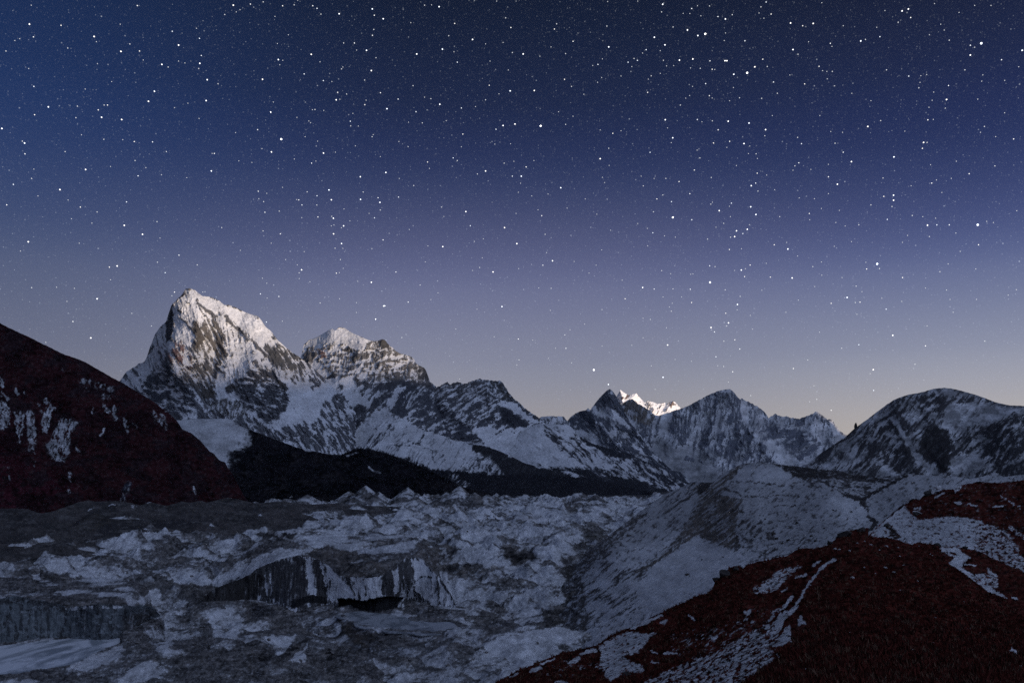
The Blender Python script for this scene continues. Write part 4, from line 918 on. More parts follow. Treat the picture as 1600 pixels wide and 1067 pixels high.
def glacier():
    pxs = np.arange(-70, 1130, 1.15)
    ta = (pxs - CX) / F
    Yk = np.geomspace(430, 4700, 1500)
    Y = np.repeat(Yk[:, None], len(ta), 1); X = ta[None] * Y
    Z = terrain(X, Y)
    sl = (Z - CAMZ) / Y
    cm = np.maximum.accumulate(sl, 0)
    nr = 330
    P = np.empty((nr, len(ta), 3))
    v = np.linspace(0, 1, nr)
    for i in range(len(ta)):
        c = cm[:, i]
        t = c[0] + (c[-1] - c[0]) * v
        k = np.clip(np.searchsorted(c, t), 1, len(c) - 1)
        f = np.clip((t - c[k - 1]) / np.maximum(c[k] - c[k - 1], 1e-9), 0, 1)
        y = Yk[k - 1] + f * (Yk[k] - Yk[k - 1])
        P[:, i, 0] = ta[i] * y; P[:, i, 1] = y; P[:, i, 2] = CAMZ + t * y
    X, Y, Z = P[..., 0], P[..., 1], P[..., 2]
    px, py = project(X, Y, Z)
    wx, wy = warp_xy(X, Y)
    _, ax, ay = cones(wx / 130, wy / 115, 203); _, bx, by = cones(wx / 52, wy / 46, 204); _, ex, ey = cones(wx / 21, wy / 18, 206)
    th = 4.25 + 1.1 * fbm(X / 260, Y / 200, 215, 2)    # the side on which the snow has stayed
    lx, ly = np.cos(th), np.sin(th)
    def tex0(a, b):
        u, w = rot(px, py, 12)
        n = 0.42 * fbm(u / 50, w / 19, 211, 4, 0.6) + 0.32 * fbm(u / 9, w / 4.2, 213, 5, 0.75)
        return n - 0.36 * (ax * lx + ay * ly) - 0.30 * (bx * lx + by * ly) - 0.12 * (ex * lx + ey * ly)
    def tex_fine(a, b):
        return fbm(px / 12, py / 6, 214, 5, 0.65)
    rules = [
        dict(poly=[(0, 900), (200, 860), (420, 840), (640, 830), (700, 880), (420, 890), (200, 920), (0, 940)], p=0.40, f=12),
        dict(poly=[(480, 785), (1050, 775), (1000, 830), (860, 860), (620, 850), (440, 830)], p=0.56, f=14),
        dict(poly=R6((-60, 870), (330, 1010), (560, 930), (900, 760), (1300, 860), (1570, 860), (1570, 1120), (-60, 1120)), p=0.30, f=10),
        dict(poly=R6((240, 510), (300, 470), (440, 440), (600, 380), (720, 380), (860, 350), (1000, 335), (1150, 310), (1240, 320), (1280, 360), (1180, 390), (1020, 352), (870, 372), (720, 402), (620, 470), (540, 452), (420, 492), (280, 530)), p=0.84, f=3),
        dict(poly=R6((1320, 310), (1420, 295), (1440, 330), (1350, 350)), p=0.9, f=2),
        dict(poly=R6((700, 555), (820, 600), (960, 600), (1100, 560), (1280, 480), (1400, 455), (1550, 365), (1580, 420), (1400, 472), (1250, 522), (1060, 592), (940, 615), (720, 612)), p=0.92, f=3),
        dict(line=R6((1180, 388), (1260, 405), (1345, 392)), w=3, p=0.02, rock=(0.05, 0.048, 0.05)),
        dict(poly=R6((350, 600), (500, 520), (650, 500), (560, 600), (420, 620)), p=0.66, f=4),
        dict(poly=R6((560, 600), (690, 565), (900, 640), (1150, 600), (930, 700), (700, 690)), p=0.10, f=4),
        dict(poly=R6((0, 545), (160, 545), (330, 570), (300, 600), (150, 605), (0, 590)), p=0.08, f=4, rock=(0.06, 0.056, 0.055)),
        dict(poly=R6((145, 560), (170, 540), (185, 590), (150, 600)), p=0.85, f=2),
        dict(poly=R6((620, 700), (700, 632), (732, 660), (722, 698), (660, 708)), p=0.97, f=2),
        dict(poly=R6((950, 750), (1110, 668), (1122, 740), (1085, 850), (1050, 930), (950, 930), (960, 840)), p=0.80, f=3),
        dict(poly=R6((960, 760), (1100, 685), (1110, 740), (1060, 810), (980, 820)), p=0.92, f=2),
        dict(poly=R6((1195, 850), (1340, 850), (1322, 915), (1268, 952)), p=0.94, f=2), dict(poly=R6((1308, 965), (1392, 895), (1385, 972)), p=0.96, f=2),
        dict(line=R6((1265, 958), (1330, 905), (1395, 868)), w=3.2, p=0.01, rock=(0.03, 0.029, 0.03)),
        dict(poly=R6((1455, 925), (1500, 908), (1560, 930), (1560, 975), (1500, 965)), p=0.01, f=3, rock=(0.012, 0.011, 0.011)),
        dict(poly=R6((1170, 940), (1220, 928), (1240, 955), (1180, 965)), p=0.02, f=2, rock=(0.02, 0.02, 0.021)),
        dict(poly=R6((650, 815), (800, 828), (780, 895), (865, 930), (740, 952), (690, 890)), p=0.86, f=4),
        dict(poly=R6((430, 935), (560, 895), (520, 960), (360, 1030), (210, 1020), (330, 985)), p=0.86, f=4),
        dict(poly=R7((0, 385), (230, 338), (330, 330), (200, 372), (100, 402), (0, 442)), p=0.93, f=3),
        dict(poly=R7((225, 290), (380, 250), (430, 310), (330, 332), (250, 332)), p=0.88, f=3),
        dict(poly=R7((190, 380), (330, 330), (480, 360), (590, 410), (610, 470), (440, 480), (370, 420)), p=0.10, f=4, rock=(0.095, 0.085, 0.078)),
        dict(poly=R7((430, 400), (520, 400), (600, 460), (520, 475)), p=0.42, f=3),
        dict(poly=R7((650, 340), (780, 290), (740, 350), (680, 370)), p=0.8, f=3),
        dict(poly=R7((700, 350), (780, 318), (900, 328), (980, 400), (1080, 432), (960, 470), (830, 450), (780, 392)), p=0.16, f=4, rock=(0.095, 0.085, 0.078)),
        dict(poly=R7((850, 320), (900, 380), (880, 390)), p=0.6, f=2),
        dict(poly=R7((950, 340), (1100, 328), (1152, 400), (1080, 432), (980, 400)), p=0.94, f=3),
        dict(poly=R7((1130, 330), (1240, 350), (1330, 390), (1180, 420)), p=0.03, f=3, rock=(0.06, 0.056, 0.055)),
        dict(poly=R7((1050, 282), (1130, 280), (1205, 322), (1090, 322)), p=0.92, f=2), dict(poly=R7((940, 230), (1050, 220), (1050, 310), (970, 300)), p=0.82, f=3),
        dict(poly=R7((820, 480), (960, 480), (1110, 520), (1050, 640), (980, 720), (870, 640), (810, 590)), p=0.66, f=4),
        dict(poly=R7((1120, 600), (1250, 530), (1420, 520), (1432, 600), (1330, 640), (1300, 720), (1150, 780), (1110, 700)), p=0.70, f=4),
        dict(poly=R7((1200, 440), (1400, 390), (1420, 520), (1250, 530)), p=0.52, f=4),
        dict(poly=R7((1400, 380), (1520, 400), (1560, 560), (1560, 700), (1440, 702), (1320, 690), (1320, 632), (1435, 600), (1440, 500)), p=0.05, f=4, rock=(0.055, 0.052, 0.050)),
        dict(poly=R7((1440, 300), (1600, 260), (1600, 400), (1480, 400)), p=0.22, f=6, rock=(0.075, 0.07, 0.066)),
        dict(poly=R7((1140, 780), (1300, 720), (1560, 700), (1480, 780), (1400, 792), (1200, 835)), p=0.78, f=3),
        dict(poly=R7((400, 770), (1100, 770), (1000, 1000), (300, 1000)), p=0.26, f=10),
        dict(poly=R7((1120, 920), (1300, 800), (1390, 792), (1425, 822), (1270, 892), (1150, 960)), p=0.97, f=2.5),
        dict(poly=R7((370, 660), (460, 700), (600, 770), (500, 800), (420, 760)), p=0.05, f=3, rock=(0.07, 0.06, 0.052)),
    ]
    for r in rules:
        if r.get('p', 0) > 0.6: r['p'] *= 0.90
    alb, s, n = paint(px, py, 0.33, tex0, rules, (0.102, 0.097, 0.096), (5, 9), 0.12, 141, SNOW, dict(), 0.8, 0.30, 0.95, 0.42, [((0.17, 0.16, 0.155), 0.22, 24, 8), ((0.055, 0.052, 0.052), 0.22, 30, 10)])
    SURF['glacier'] = (px, py, P.copy())
    last = P[-1]; ext = []
    for k in range(1, 6):
        q = last.copy(); q[:, 1] += 120 * k; q[:, 0] *= q[:, 1] / last[:, 1]; q[:, 2] -= 20 * k
        ext.append(q)
    P = np.concatenate([P, np.array(ext)]); alb = np.concatenate([alb, np.repeat(alb[-1:], 5, 0)])
    tag(grid_mesh('glacier', P, alb, M_DEBRIS), 'rubble-covered glacier of grey mounds and snow patches filling the valley floor', 'glacier', kind='structure')
glacier()

# ---- 15 ice cliffs standing in the glacier
layer('ice_cliff',
      [(312, 940), (330, 922), (350, 913), (375, 904), (392, 896)] + R7((0, 440), (60, 415), (100, 400), (150, 385), (200, 376), (225, 384), (250, 386), (290, 398), (330, 420), (355, 440), (380, 468), (420, 478), (450, 478), (520, 482), (585, 470), (612, 452), (640, 438), (660, 415), (690, 392), (715, 388), (735, 386), (765, 400), (792, 420), (815, 450), (850, 480), (880, 520), (910, 570), (930, 620)),
      [(312, 954), (350, 949), (392, 944)] + R7((0, 600), (60, 610), (100, 630), (160, 650), (200, 640), (230, 620), (280, 618), (330, 630), (390, 650), (500, 648), (600, 655), (640, 645), (690, 620), (740, 600), (800, 635), (860, 650), (930, 665)), 314, 712,
      [(314, 944, gD(314, 944, 2)), (350, 940, gD(350, 940, 3)), (394, 934, gD(394, 934, 4)), (434, 944, gD(434, 944, 3)), (454, 951, gD(454, 951, 3)), (511, 946, gD(511, 946, 3)), (560, 954, gD(560, 954, 2)), (602, 956, gD(602, 956, 2)), (640, 938, gD(640, 938, 4)), (670, 947, gD(670, 947, 3)), (712, 952, gD(712, 952, 2)),
       (350, 914, gD(350, 940, 3) + 10), (480, 890, gD(480, 942, 3) + 12), (560, 905, gD(560, 954, 2) + 10), (610, 900, gD(602, 956, 2) + 14), (646, 875, gD(640, 938, 4) + 16), (400, 893, gD(400, 934, 4) + 14), (680, 900, gD(670, 947, 3) + 14), (700, 925, gD(700, 950, 3) + 8), (525, 884, gD(525, 948, 3) + 14)],
      M_ICE, 0.35, streaks(86, 30, 5.5, 171, 0.35), [
          dict(poly=R7((228, 385), (250, 386), (262, 480), (285, 560), (250, 558), (240, 480)), p=0.97, f=1.5),
          dict(poly=R7((262, 395), (290, 400), (320, 520), (330, 590), (285, 580), (275, 480)), p=0.04, f=1.5),
          dict(line=R7((300, 410), (325, 520)), w=1.0, p=0.9),
          dict(poly=R7((318, 415), (345, 430), (400, 490), (450, 550), (440, 575), (330, 560), (345, 500)), p=0.93, f=2),
          dict(poly=R7((450, 478), (590, 470), (580, 570), (490, 588), (465, 530)), p=0.93, f=2),
          dict(line=R7((415, 478), (460, 560)), w=1.6, p=0.05), dict(line=R7((500, 480), (510, 560)), w=1.2, p=0.08),
          dict(poly=R7((585, 470), (640, 438), (640, 560), (580, 560)), p=0.06, f=2),
          dict(poly=R7((632, 450), (655, 440), (665, 540), (640, 560)), p=0.92, f=1.5),
          dict(poly=R7((660, 415), (715, 388), (730, 430), (720, 530), (690, 560), (670, 500)), p=0.08, f=2),
          dict(line=R7((680, 470), (705, 540)), w=1.0, p=0.8),
          dict(poly=R7((718, 395), (770, 400), (822, 460), (815, 500), (800, 590), (740, 540), (735, 450)), p=0.97, f=2),
          dict(line=R7((745, 490), (770, 475), (815, 480)), w=1.0, p=0.2),
          dict(poly=R7((-20, 440), (200, 376), (225, 390), (235, 560), (160, 620), (60, 570), (-20, 550)), p=0.10, f=2),
          dict(poly=[(305, 950), (330, 915), (392, 892), (412, 900), (400, 945)], p=0.06, f=3, rock=(0.028, 0.026, 0.026)), dict(poly=R7((815, 450), (850, 480), (930, 620), (930, 650), (840, 620), (800, 600)), p=0.75, f=3), dict(line=R7((840, 480), (850, 600)), w=1.4, p=0.2), dict(line=R7((45, 470), (50, 560)), w=1.4, p=0.7), dict(line=R7((185, 480), (190, 520)), w=1.4, p=0.6), dict(line=R7((140, 510), (140, 540)), w=1.2, p=0.6), dict(line=R7((65, 460), (75, 540)), w=1.0, p=0.4),
          dict(poly=R7((365, 560), (390, 560), (385, 632), (370, 625)), p=0.85, f=1.5),
          dict(poly=R7((380, 578), (450, 575), (500, 590), (590, 568), (680, 572), (640, 625), (600, 640), (500, 636), (390, 640)), p=0.01, f=1.5, rock=(0.012, 0.012, 0.013)),
          dict(poly=R7((160, 590), (250, 560), (320, 570), (330, 600), (230, 600), (160, 630)), p=0.01, f=1.5, rock=(0.016, 0.016, 0.017)),
      ], rock=(0.055, 0.054, 0.056), rough=0.6, sx=0.7, sy=0.6, rough_len=8,
      noise=[('a', 6, 40, 8, 88), ('f', 4, 30, 30, 0)], rockamp=2.0, seed=151, wob=(2.2, 7), soft=0.10, back=(5, 0.02, 0.25),
      relief=lambda px, py: -16 * poly_mask(px, py, R7((380, 580), (500, 592), (590, 570), (680, 574), (640, 632), (600, 650), (500, 645), (390, 650)), 2),
      label='white and black streaked ice cliff with a dark undercut above the frozen pond', cat='ice cliff')

layer('grey_ice_wall',
      R6((-140, 680), (-40, 690), (0, 688), (30, 676), (60, 670), (110, 676), (180, 690), (240, 700), (280, 712), (300, 728), (330, 722), (380, 714), (420, 709), (500, 710), (600, 714), (660, 712), (692, 722), (712, 740), (740, 770)),
      R6((-140, 930), (0, 920), (150, 904), (290, 889), (480, 882), (560, 884), (610, 872), (650, 838), (700, 800), (740, 800)), -46, 253,
      [(-46, 1014, gD(-46, 1014, -1)), (0, 1010, gD(0, 1010, -1)), (100, 1000, gD(100, 1000, -1)), (193, 998, gD(193, 998, -1)), (230, 975, gD(230, 975, 0)), (0, 937, gD(0, 1008, 0) + 14), (100, 948, gD(100, 998, 0) + 14), (206, 946, gD(193, 996, 0) + 16), (250, 962, gD(250, 966, 2)), (-46, 935, gD(-46, 1010, 0) + 14)],
      M_ICE, 0.05, streaks(88, 34, 5, 181, 0.4), [
          dict(poly=R6((30, 700), (300, 735), (290, 865), (0, 890), (0, 740)), rock=(0.12, 0.138, 0.150), f=5),
          dict(line=R6((100, 715), (95, 830)), w=3, rock=(0.045, 0.05, 0.056)), dict(line=R6((160, 740), (165, 830)), w=2.4, rock=(0.05, 0.056, 0.062)), dict(line=R6((215, 720), (220, 830)), w=2.4, rock=(0.05, 0.056, 0.062)), dict(line=R6((30, 740), (40, 850)), w=2.4, rock=(0.07, 0.08, 0.09)),
          dict(line=R6((0, 700), (110, 690), (250, 712), (290, 740)), w=3.5, rock=(0.04, 0.042, 0.045)),
          dict(line=R6((380, 740), (480, 790), (600, 850)), w=2, rock=(0.05, 0.056, 0.062)),
          dict(line=R6((300, 730), (400, 720), (560, 722)), w=2, p=0.4),
          dict(poly=R6((560, 780), (640, 730), (720, 740), (620, 850), (560, 864)), rock=(0.08, 0.078, 0.078), f=4, p=0.1),
      ], rock=(0.090, 0.103, 0.113), rough=1.8, rough_len=22, alt=[((0.045, 0.048, 0.052), 0.22, 10, 26), ((0.16, 0.18, 0.195), 0.14, 12, 8)], sx=0.8, sy=0.6,
      noise=[('a', 4, 40, 9, 88), ('f', 5, 40, 40, 0)], rockamp=1.0, seed=161, wob=(2, 8), tint=0.3, back=(5, 0.02, 0.25),
      label='blue-grey striped ice wall behind the frozen pond in the lower left', cat='ice cliff')

# ---- 16 frozen ponds
def ice_mat(name, c1, c2, size):
    m = bpy.data.materials.new(name); m.use_nodes = True
    N, K = m.node_tree.nodes, m.node_tree.links
    b = N['Principled BSDF']; b.inputs['Roughness'].default_value = 0.5
    g = N.new('ShaderNodeNewGeometry'); n = N.new('ShaderNodeTexNoise'); n.inputs['Scale'].default_value = 1.0 / size
    n.inputs['Detail'].default_value = 7; n.inputs['Roughness'].default_value = 0.62; n.inputs['Distortion'].default_value = 1.2
    mp = N.new('ShaderNodeVectorMath'); mp.operation = 'MULTIPLY'; mp.inputs[1].default_value = (1, 0.4, 1)
    K.new(g.outputs['Position'], mp.inputs[0]); K.new(mp.outputs[0], n.inputs['Vector'])
    r = N.new('ShaderNodeValToRGB'); e = r.color_ramp.elements
    e[0].position = 0.42; e[0].color = c1 + (1,); e[1].position = 0.56; e[1].color = c2 + (1,)
    K.new(n.outputs[0], r.inputs[0]); K.new(r.outputs[0], b.inputs['Base Color'])
    return m

def pond(name, pts, z, mat, label):
    v = []
    m = len(pts)
    for i in range(m):
        (ax, ay), (bx, by) = pts[i], pts[(i + 1) % m]
        for t in np.linspace(0, 1, 6)[:-1]:
            x, y = gp(ax + (bx - ax) * t, ay + (by - ay) * t, z)
            w = 2.5 * float(gn(np.array([x / 14]), np.array([y / 30]), 3)[0])
            v.append((x + w, y + 3 * w, z))
    # a sheet of ice some decimetres thick
    n = len(v)
    low = [(x, y, zz - 0.8) for x, y, zz in v]
    f = [tuple(range(n))[::-1]] + [tuple(range(n, 2 * n))] + [(i, (i + 1) % n, n + (i + 1) % n, n + i) for i in range(n)]
    me = bpy.data.meshes.new(name); me.from_pydata(v + low, [], f); me.update()
    me.materials.append(mat)
    o = bpy.data.objects.new(name, me); SC.collection.objects.link(o)
    tag(o, label, 'pond', kind='structure')
    bb = me.polygons[0].normal.z
    if bb < 0:
        me.flip_normals()
pond('frozen_pond', POND_NEAR, 0.6, ice_mat('snowy_pond_ice', (0.27, 0.30, 0.33), (0.72, 0.75, 0.80), 26), 'pale frozen pond below the grey ice wall in the lower left')
pond('frozen_pond', POND_MID, 2.2, ice_mat('grey_pond_ice', (0.15, 0.165, 0.18), (0.34, 0.36, 0.385), 12), 'dull grey frozen pond below the streaked ice cliff')

# ---- 17 the big snowy moraine on the right
Z5 = crop(1040, 700, 4.103)
Z6 = crop(780, 840, 3.81)
Z7 = crop(1180, 820, 3.81)
layer('snowy_moraine_ridge',
      [(866, 965), (878, 915), (892, 885), (916, 862), (952, 836), (998, 800)] + Z5((0, 292), (60, 268), (120, 242), (175, 210), (205, 213), (235, 214), (262, 228), (300, 220), (345, 180), (385, 152), (430, 130), (475, 108), (520, 96), (570, 94), (620, 90), (670, 95), (720, 104), (800, 112), (880, 120), (940, 130), (1000, 134), (1080, 140), (1150, 152), (1250, 172), (1330, 185), (1430, 190), (1500, 178), (1559, 164)) + [(1433, 742), (1481, 743), (1515, 748), (1537, 744), (1553, 737), (1568, 745), (1600, 741), (1690, 738)],
      [(866, 1110), (935, 1125), (1040, 1110), (1120, 1080), (1250, 1035), (1350, 1010), (1450, 1000), (1690, 1040)], 868, 1688,
      [(868, 985, gD(868, 985, -16)), (868, 1108, gD(868, 1108, -16)), (940, 1122, gD(940, 1122, -8)), (1040, 1108, 330), (1120, 1078, 290), (1250, 1033, 270), (1350, 1008, 260), (1450, 998, 240), (1688, 1038, 190), (880, 930, gD(880, 930, -16)), (895, 890, gD(895, 890, -12)), (912, 920, gD(912, 920, 2)), (935, 960, gD(935, 960, 6)), (940, 1008, 540), (1040, 972, 470), (1120, 922, 450), (1250, 878, 440), (1350, 858, 430), (1450, 868, 420), (1688, 898, 330), (960, 850, 1100), (1000, 806, 1600), (1040, 772, 2000), (1082, 752, 2050), (1150, 731, 1950), (1190, 723, 1850), (1250, 729, 1750), (1330, 738, 1500), (1420, 740, 1350), (1550, 740, 1200), (1688, 740, 1100),
       (1200, 800, 850), (1100, 830, 950), (1010, 900, 720), (1060, 790, 1500), (1150, 770, 1150), (1250, 790, 850), (1300, 760, 1000), (1360, 800, 700), (1420, 770, 820), (1500, 790, 600), (1600, 800, 480)],
      M_SNOWY, 0.82, streaks(30, 9, 4, 191, 1.0), [
          dict(poly=[(1000, 700), (1700, 690), (1700, 900), (1330, 860), (1240, 870), (1160, 850), (1110, 850), (1060, 830), (960, 870), (920, 900), (900, 860)], sk=0.66, f=22), dict(poly=[(1150, 735), (1215, 728), (1240, 745), (1230, 756), (1160, 752)], sk=0.9, f=8), dict(poly=[(1280, 775), (1340, 775), (1372, 800), (1340, 822), (1280, 800)], sk=0.85, f=14), dict(poly=[(1360, 838), (1500, 740), (1700, 730), (1700, 860)], sk=0.8, f=10),
          dict(poly=[(860, 1010), (868, 900), (903, 858), (950, 832), (1000, 800), (1012, 806), (962, 850), (930, 885), (917, 930), (925, 968), (915, 1000)], p=0.22, f=13, rock=(0.075, 0.070, 0.068)),
          dict(poly=Z6((500, 160), (660, 140), (900, 200), (880, 420), (700, 470), (540, 500), (500, 300)), p=0.64, f=6, tex='s'),
          dict(poly=Z6((880, 240), (1050, 200), (1100, 360), (900, 430)), p=0.74, f=6),
          dict(poly=Z5((-60, 720), (200, 590), (400, 650), (470, 700), (300, 900), (-100, 1067), (-200, 900)), p=0.96, f=8),
          dict(poly=Z5((300, 560), (480, 420), (640, 480), (600, 640), (480, 660)), p=0.58, f=7),
          dict(poly=Z5((200, 260), (300, 225), (430, 140), (500, 105), (520, 120), (420, 205), (360, 300), (500, 312), (480, 400), (440, 520), (480, 600), (420, 650), (300, 600), (200, 560), (100, 620), (0, 700), (-120, 770), (-200, 800), (0, 650), (120, 500), (190, 380)), p=0.24, f=4, rock=(0.105, 0.092, 0.080), tex='s'),
          dict(poly=Z5((380, 220), (440, 200), (520, 240), (490, 310), (380, 300)), p=0.82, f=2),
          dict(poly=Z5((0, 590), (100, 480), (190, 330), (150, 345), (60, 420), (-60, 540), (-180, 640), (-230, 690)), p=0.80, f=3, tex='s'),
          dict(poly=Z5((0, 295), (170, 215), (240, 225), (205, 330), (60, 400), (-120, 500), (-200, 560)), p=0.66, f=3, tex='s'),
          dict(poly=Z5((205, 235), (240, 215), (300, 225), (240, 290), (205, 300)), p=0.08, f=2, rock=(0.04, 0.037, 0.036)),
          dict(line=Z5((430, 132), (520, 98), (640, 92), (720, 106)), w=0.9, p=0.25),
          dict(poly=Z5((480, 120), (720, 108), (800, 170), (790, 230), (560, 215), (430, 200)), p=0.95, f=3),
          dict(line=Z5((560, 210), (545, 180), (600, 110)), w=0.7, p=0.4), dict(line=Z5((380, 265), (420, 215), (560, 215), (740, 240), (1000, 250)), w=1.0, p=0.35),
          dict(line=Z5((440, 300), (560, 310), (760, 300), (1000, 330), (1250, 345)), w=1.0, p=0.42),
          dict(line=Z5((380, 262), (450, 280), (480, 300)), w=2.2, p=0.15),
          dict(poly=Z5((700, 104), (900, 118), (1150, 150), (1400, 190), (1520, 185), (1380, 225), (1100, 205), (880, 205), (800, 165)), p=0.10, f=3, rock=(0.026, 0.023, 0.022), tex='f'),
          dict(poly=Z5((860, 200), (1100, 200), (1380, 220), (1260, 330), (1200, 320), (1100, 270), (940, 240)), p=0.45, f=4, rock=(0.04, 0.037, 0.036), tex='f'),
          dict(poly=Z5((1120, 285), (1200, 300), (1280, 340), (1300, 410), (1270, 430), (1240, 350), (1160, 320)), p=0.05, f=2, rock=(0.024, 0.022, 0.022)),
          dict(line=Z5((1250, 335), (1380, 260), (1540, 180)), w=2.6, p=0.05, rock=(0.024, 0.022, 0.022)),
          dict(poly=Z5((1000, 320), (1100, 298), (1240, 350), (1320, 440), (1320, 480), (1100, 400), (900, 350)), p=0.93, f=4),
          dict(poly=Z5((1290, 340), (1500, 270), (1600, 300), (1500, 370), (1380, 460), (1310, 430)), p=0.84, f=3),
          dict(line=Z5((1300, 440), (1345, 470), (1320, 520), (1240, 530), (1100, 580)), w=3.2, p=0.06, rock=(0.024, 0.022, 0.022)),
          dict(poly=Z5((640, 545), (700, 525), (695, 580), (650, 600)), p=0.22, f=2), dict(poly=Z5((670, 610), (740, 640), (620, 700), (560, 735)), p=0.45, f=3),
          dict(poly=Z5((800, 470), (850, 470), (830, 520), (790, 520)), p=0.4, f=3), dict(poly=Z5((800, 580), (960, 560), (1000, 600), (840, 650)), p=0.6, f=4), dict(line=Z5((690, 375), (740, 360), (830, 370)), w=1.3, p=0.3),
          dict(line=Z5((130, 810), (150, 815)), w=2.0, p=0.05), dict(line=Z5((760, 690), (640, 700), (560, 730)), w=1.0, p=0.3),
          dict(poly=[(1430, 780), (1480, 755), (1530, 748), (1690, 745), (1690, 800), (1500, 800)], p=0.8, f=4),
      ], rock=(0.055, 0.051, 0.050), rough=0.35, sx=0.95, sy=0.9,
      ridges=[(Z5((345, 180), (240, 330), (100, 520), (-100, 700)), 10, 20), (Z5((430, 132), (360, 270), (240, 480), (60, 640)), 7, 14), (Z5((480, 310), (430, 500), (330, 700)), 3, 8), (Z5((600, 330), (560, 480), (470, 660)), 3, 9), (Z5((760, 340), (700, 560), (600, 720)), 3, 10), (Z5((900, 360), (860, 540), (760, 680)), 3, 10), (Z5((1040, 380), (1000, 560)), 3, 10), (Z6((700, 140), (600, 300), (560, 480)), 3, 9), (Z6((820, 180), (760, 330), (700, 460)), 3, 9), (Z5((500, 312), (900, 340), (1320, 470)), 4, 20), (Z5((620, 90), (560, 215)), 4, 24)],
      noise=[('a', 6, 44, 9, 36), ('f', 5, 50, 30, 0), ('r', 2.2, 16, 7, 34)], rockamp=1.2, seed=171, wob=(3, 8), soft=0.14,
      texs=dict(s=streaks(36, 30, 3.6, 192, 0.5), f=streaks(-6, 14, 4, 193, 1.0)), tint=0.7, dust=0.32, fleck=0.5, thin=0.36, ridgek=1.8,
      label='big smooth snow-covered moraine ridge right of the glacier with a brown eroded flank', cat='moraine')

# ---- 18 foreground heath: the far bank on the right, the strip behind the knoll, the knoll itself
HEATH = (0.082, 0.0225, 0.0175)
layer('red_heath_bank',
      [(1355, 838), (1362, 832)] + R5((600, 905), (660, 850), (700, 815), (750, 776), (775, 770), (800, 742), (840, 748), (870, 722), (905, 712), (920, 718), (940, 690), (1000, 692), (1050, 688), (1075, 668), (1100, 662), (1140, 655), (1180, 646), (1240, 655), (1290, 656), (1330, 648), (1423, 640)) + [(1690, 742)],
      [(1355, 945), (1440, 960), (1690, 1030)], 1358, 1688,
      [(1358, 884, 205), (1440, 898, 190), (1688, 958, 130), (1358, 944, 165), (1440, 958, 150), (1688, 1028, 100), (1370, 826, 300), (1411, 788, 380), (1444, 772, 400), (1532, 751, 430), (1688, 744, 400), (1450, 830, 270), (1550, 820, 270), (1600, 790, 310), (1500, 780, 340)],
      M_HEATH, 0.06, streaks(12, 9, 3, 221, 1.0), [
          dict(poly=R5((570, 945), (660, 855), (750, 782), (830, 862), (1000, 840), (1130, 852), (1200, 900), (1180, 1000), (1100, 1100), (900, 1150), (600, 1000)), p=0.80, f=2.5, tex='f'),
          dict(poly=R5((1130, 850), (1200, 870), (1340, 930), (1500, 1200), (1100, 1100), (1180, 950)), p=0.52, f=5, tex='f'),
          dict(poly=R5((650, 890), (700, 900), (740, 960), (700, 980)), p=0.12, f=2, rock=(0.03, 0.024, 0.022)),
          dict(poly=R5((930, 680), (970, 675), (965, 700), (935, 700)), p=0.9, f=1.5), dict(poly=R5((1030, 680), (1070, 670), (1080, 690), (1040, 705)), p=0.9, f=1.5), dict(poly=R5((1100, 640), (1150, 635), (1150, 655), (1110, 660)), p=0.9, f=1.5),
          dict(poly=R5((810, 790), (850, 795), (840, 810), (815, 805)), p=0.85, f=1.2), dict(line=R5((930, 740), (950, 725), (975, 712)), w=1.2, p=0.9), dict(line=R5((1040, 765), (1075, 770)), w=1.6, p=0.85), dict(line=R5((1250, 790), (1310, 782)), w=1.2, p=0.85), dict(line=R5((1110, 775), (1160, 780)), w=1.1, p=0.8), dict(line=R5((1340, 760), (1400, 790)), w=1.5, p=0.6), dict(line=R5((1290, 730), (1330, 745)), w=1.2, p=0.75), dict(line=R5((1340, 900), (1420, 960)), w=3, p=0.5, tex='f'),
          dict(line=R5((660, 848), (760, 770), (830, 735)), w=1.8, p=0.02, rock=(0.014, 0.012, 0.013)),
      ], rock=HEATH, rough=0.9, sx=0.9, sy=0.8, rough_len=6,
      noise=[('r', 3, 14, 6, 10), ('f', 6, 50, 24, 15)], rockamp=1.2, seed=181, wob=(2, 6), soft=0.12, texs=dict(f=streaks(-8, 7, 3.4, 222, 1.2)), tint=0.8, dust=0.1, alt=[((0.085, 0.048, 0.034), 0.13, 6, 4), ((0.030, 0.011, 0.010), 0.20, 22, 9), ((0.075, 0.020, 0.016), 0.09, 26, 10)],
      label='red heath bank with a broad speckled snow patch on the right behind the knoll', cat='heath bank')

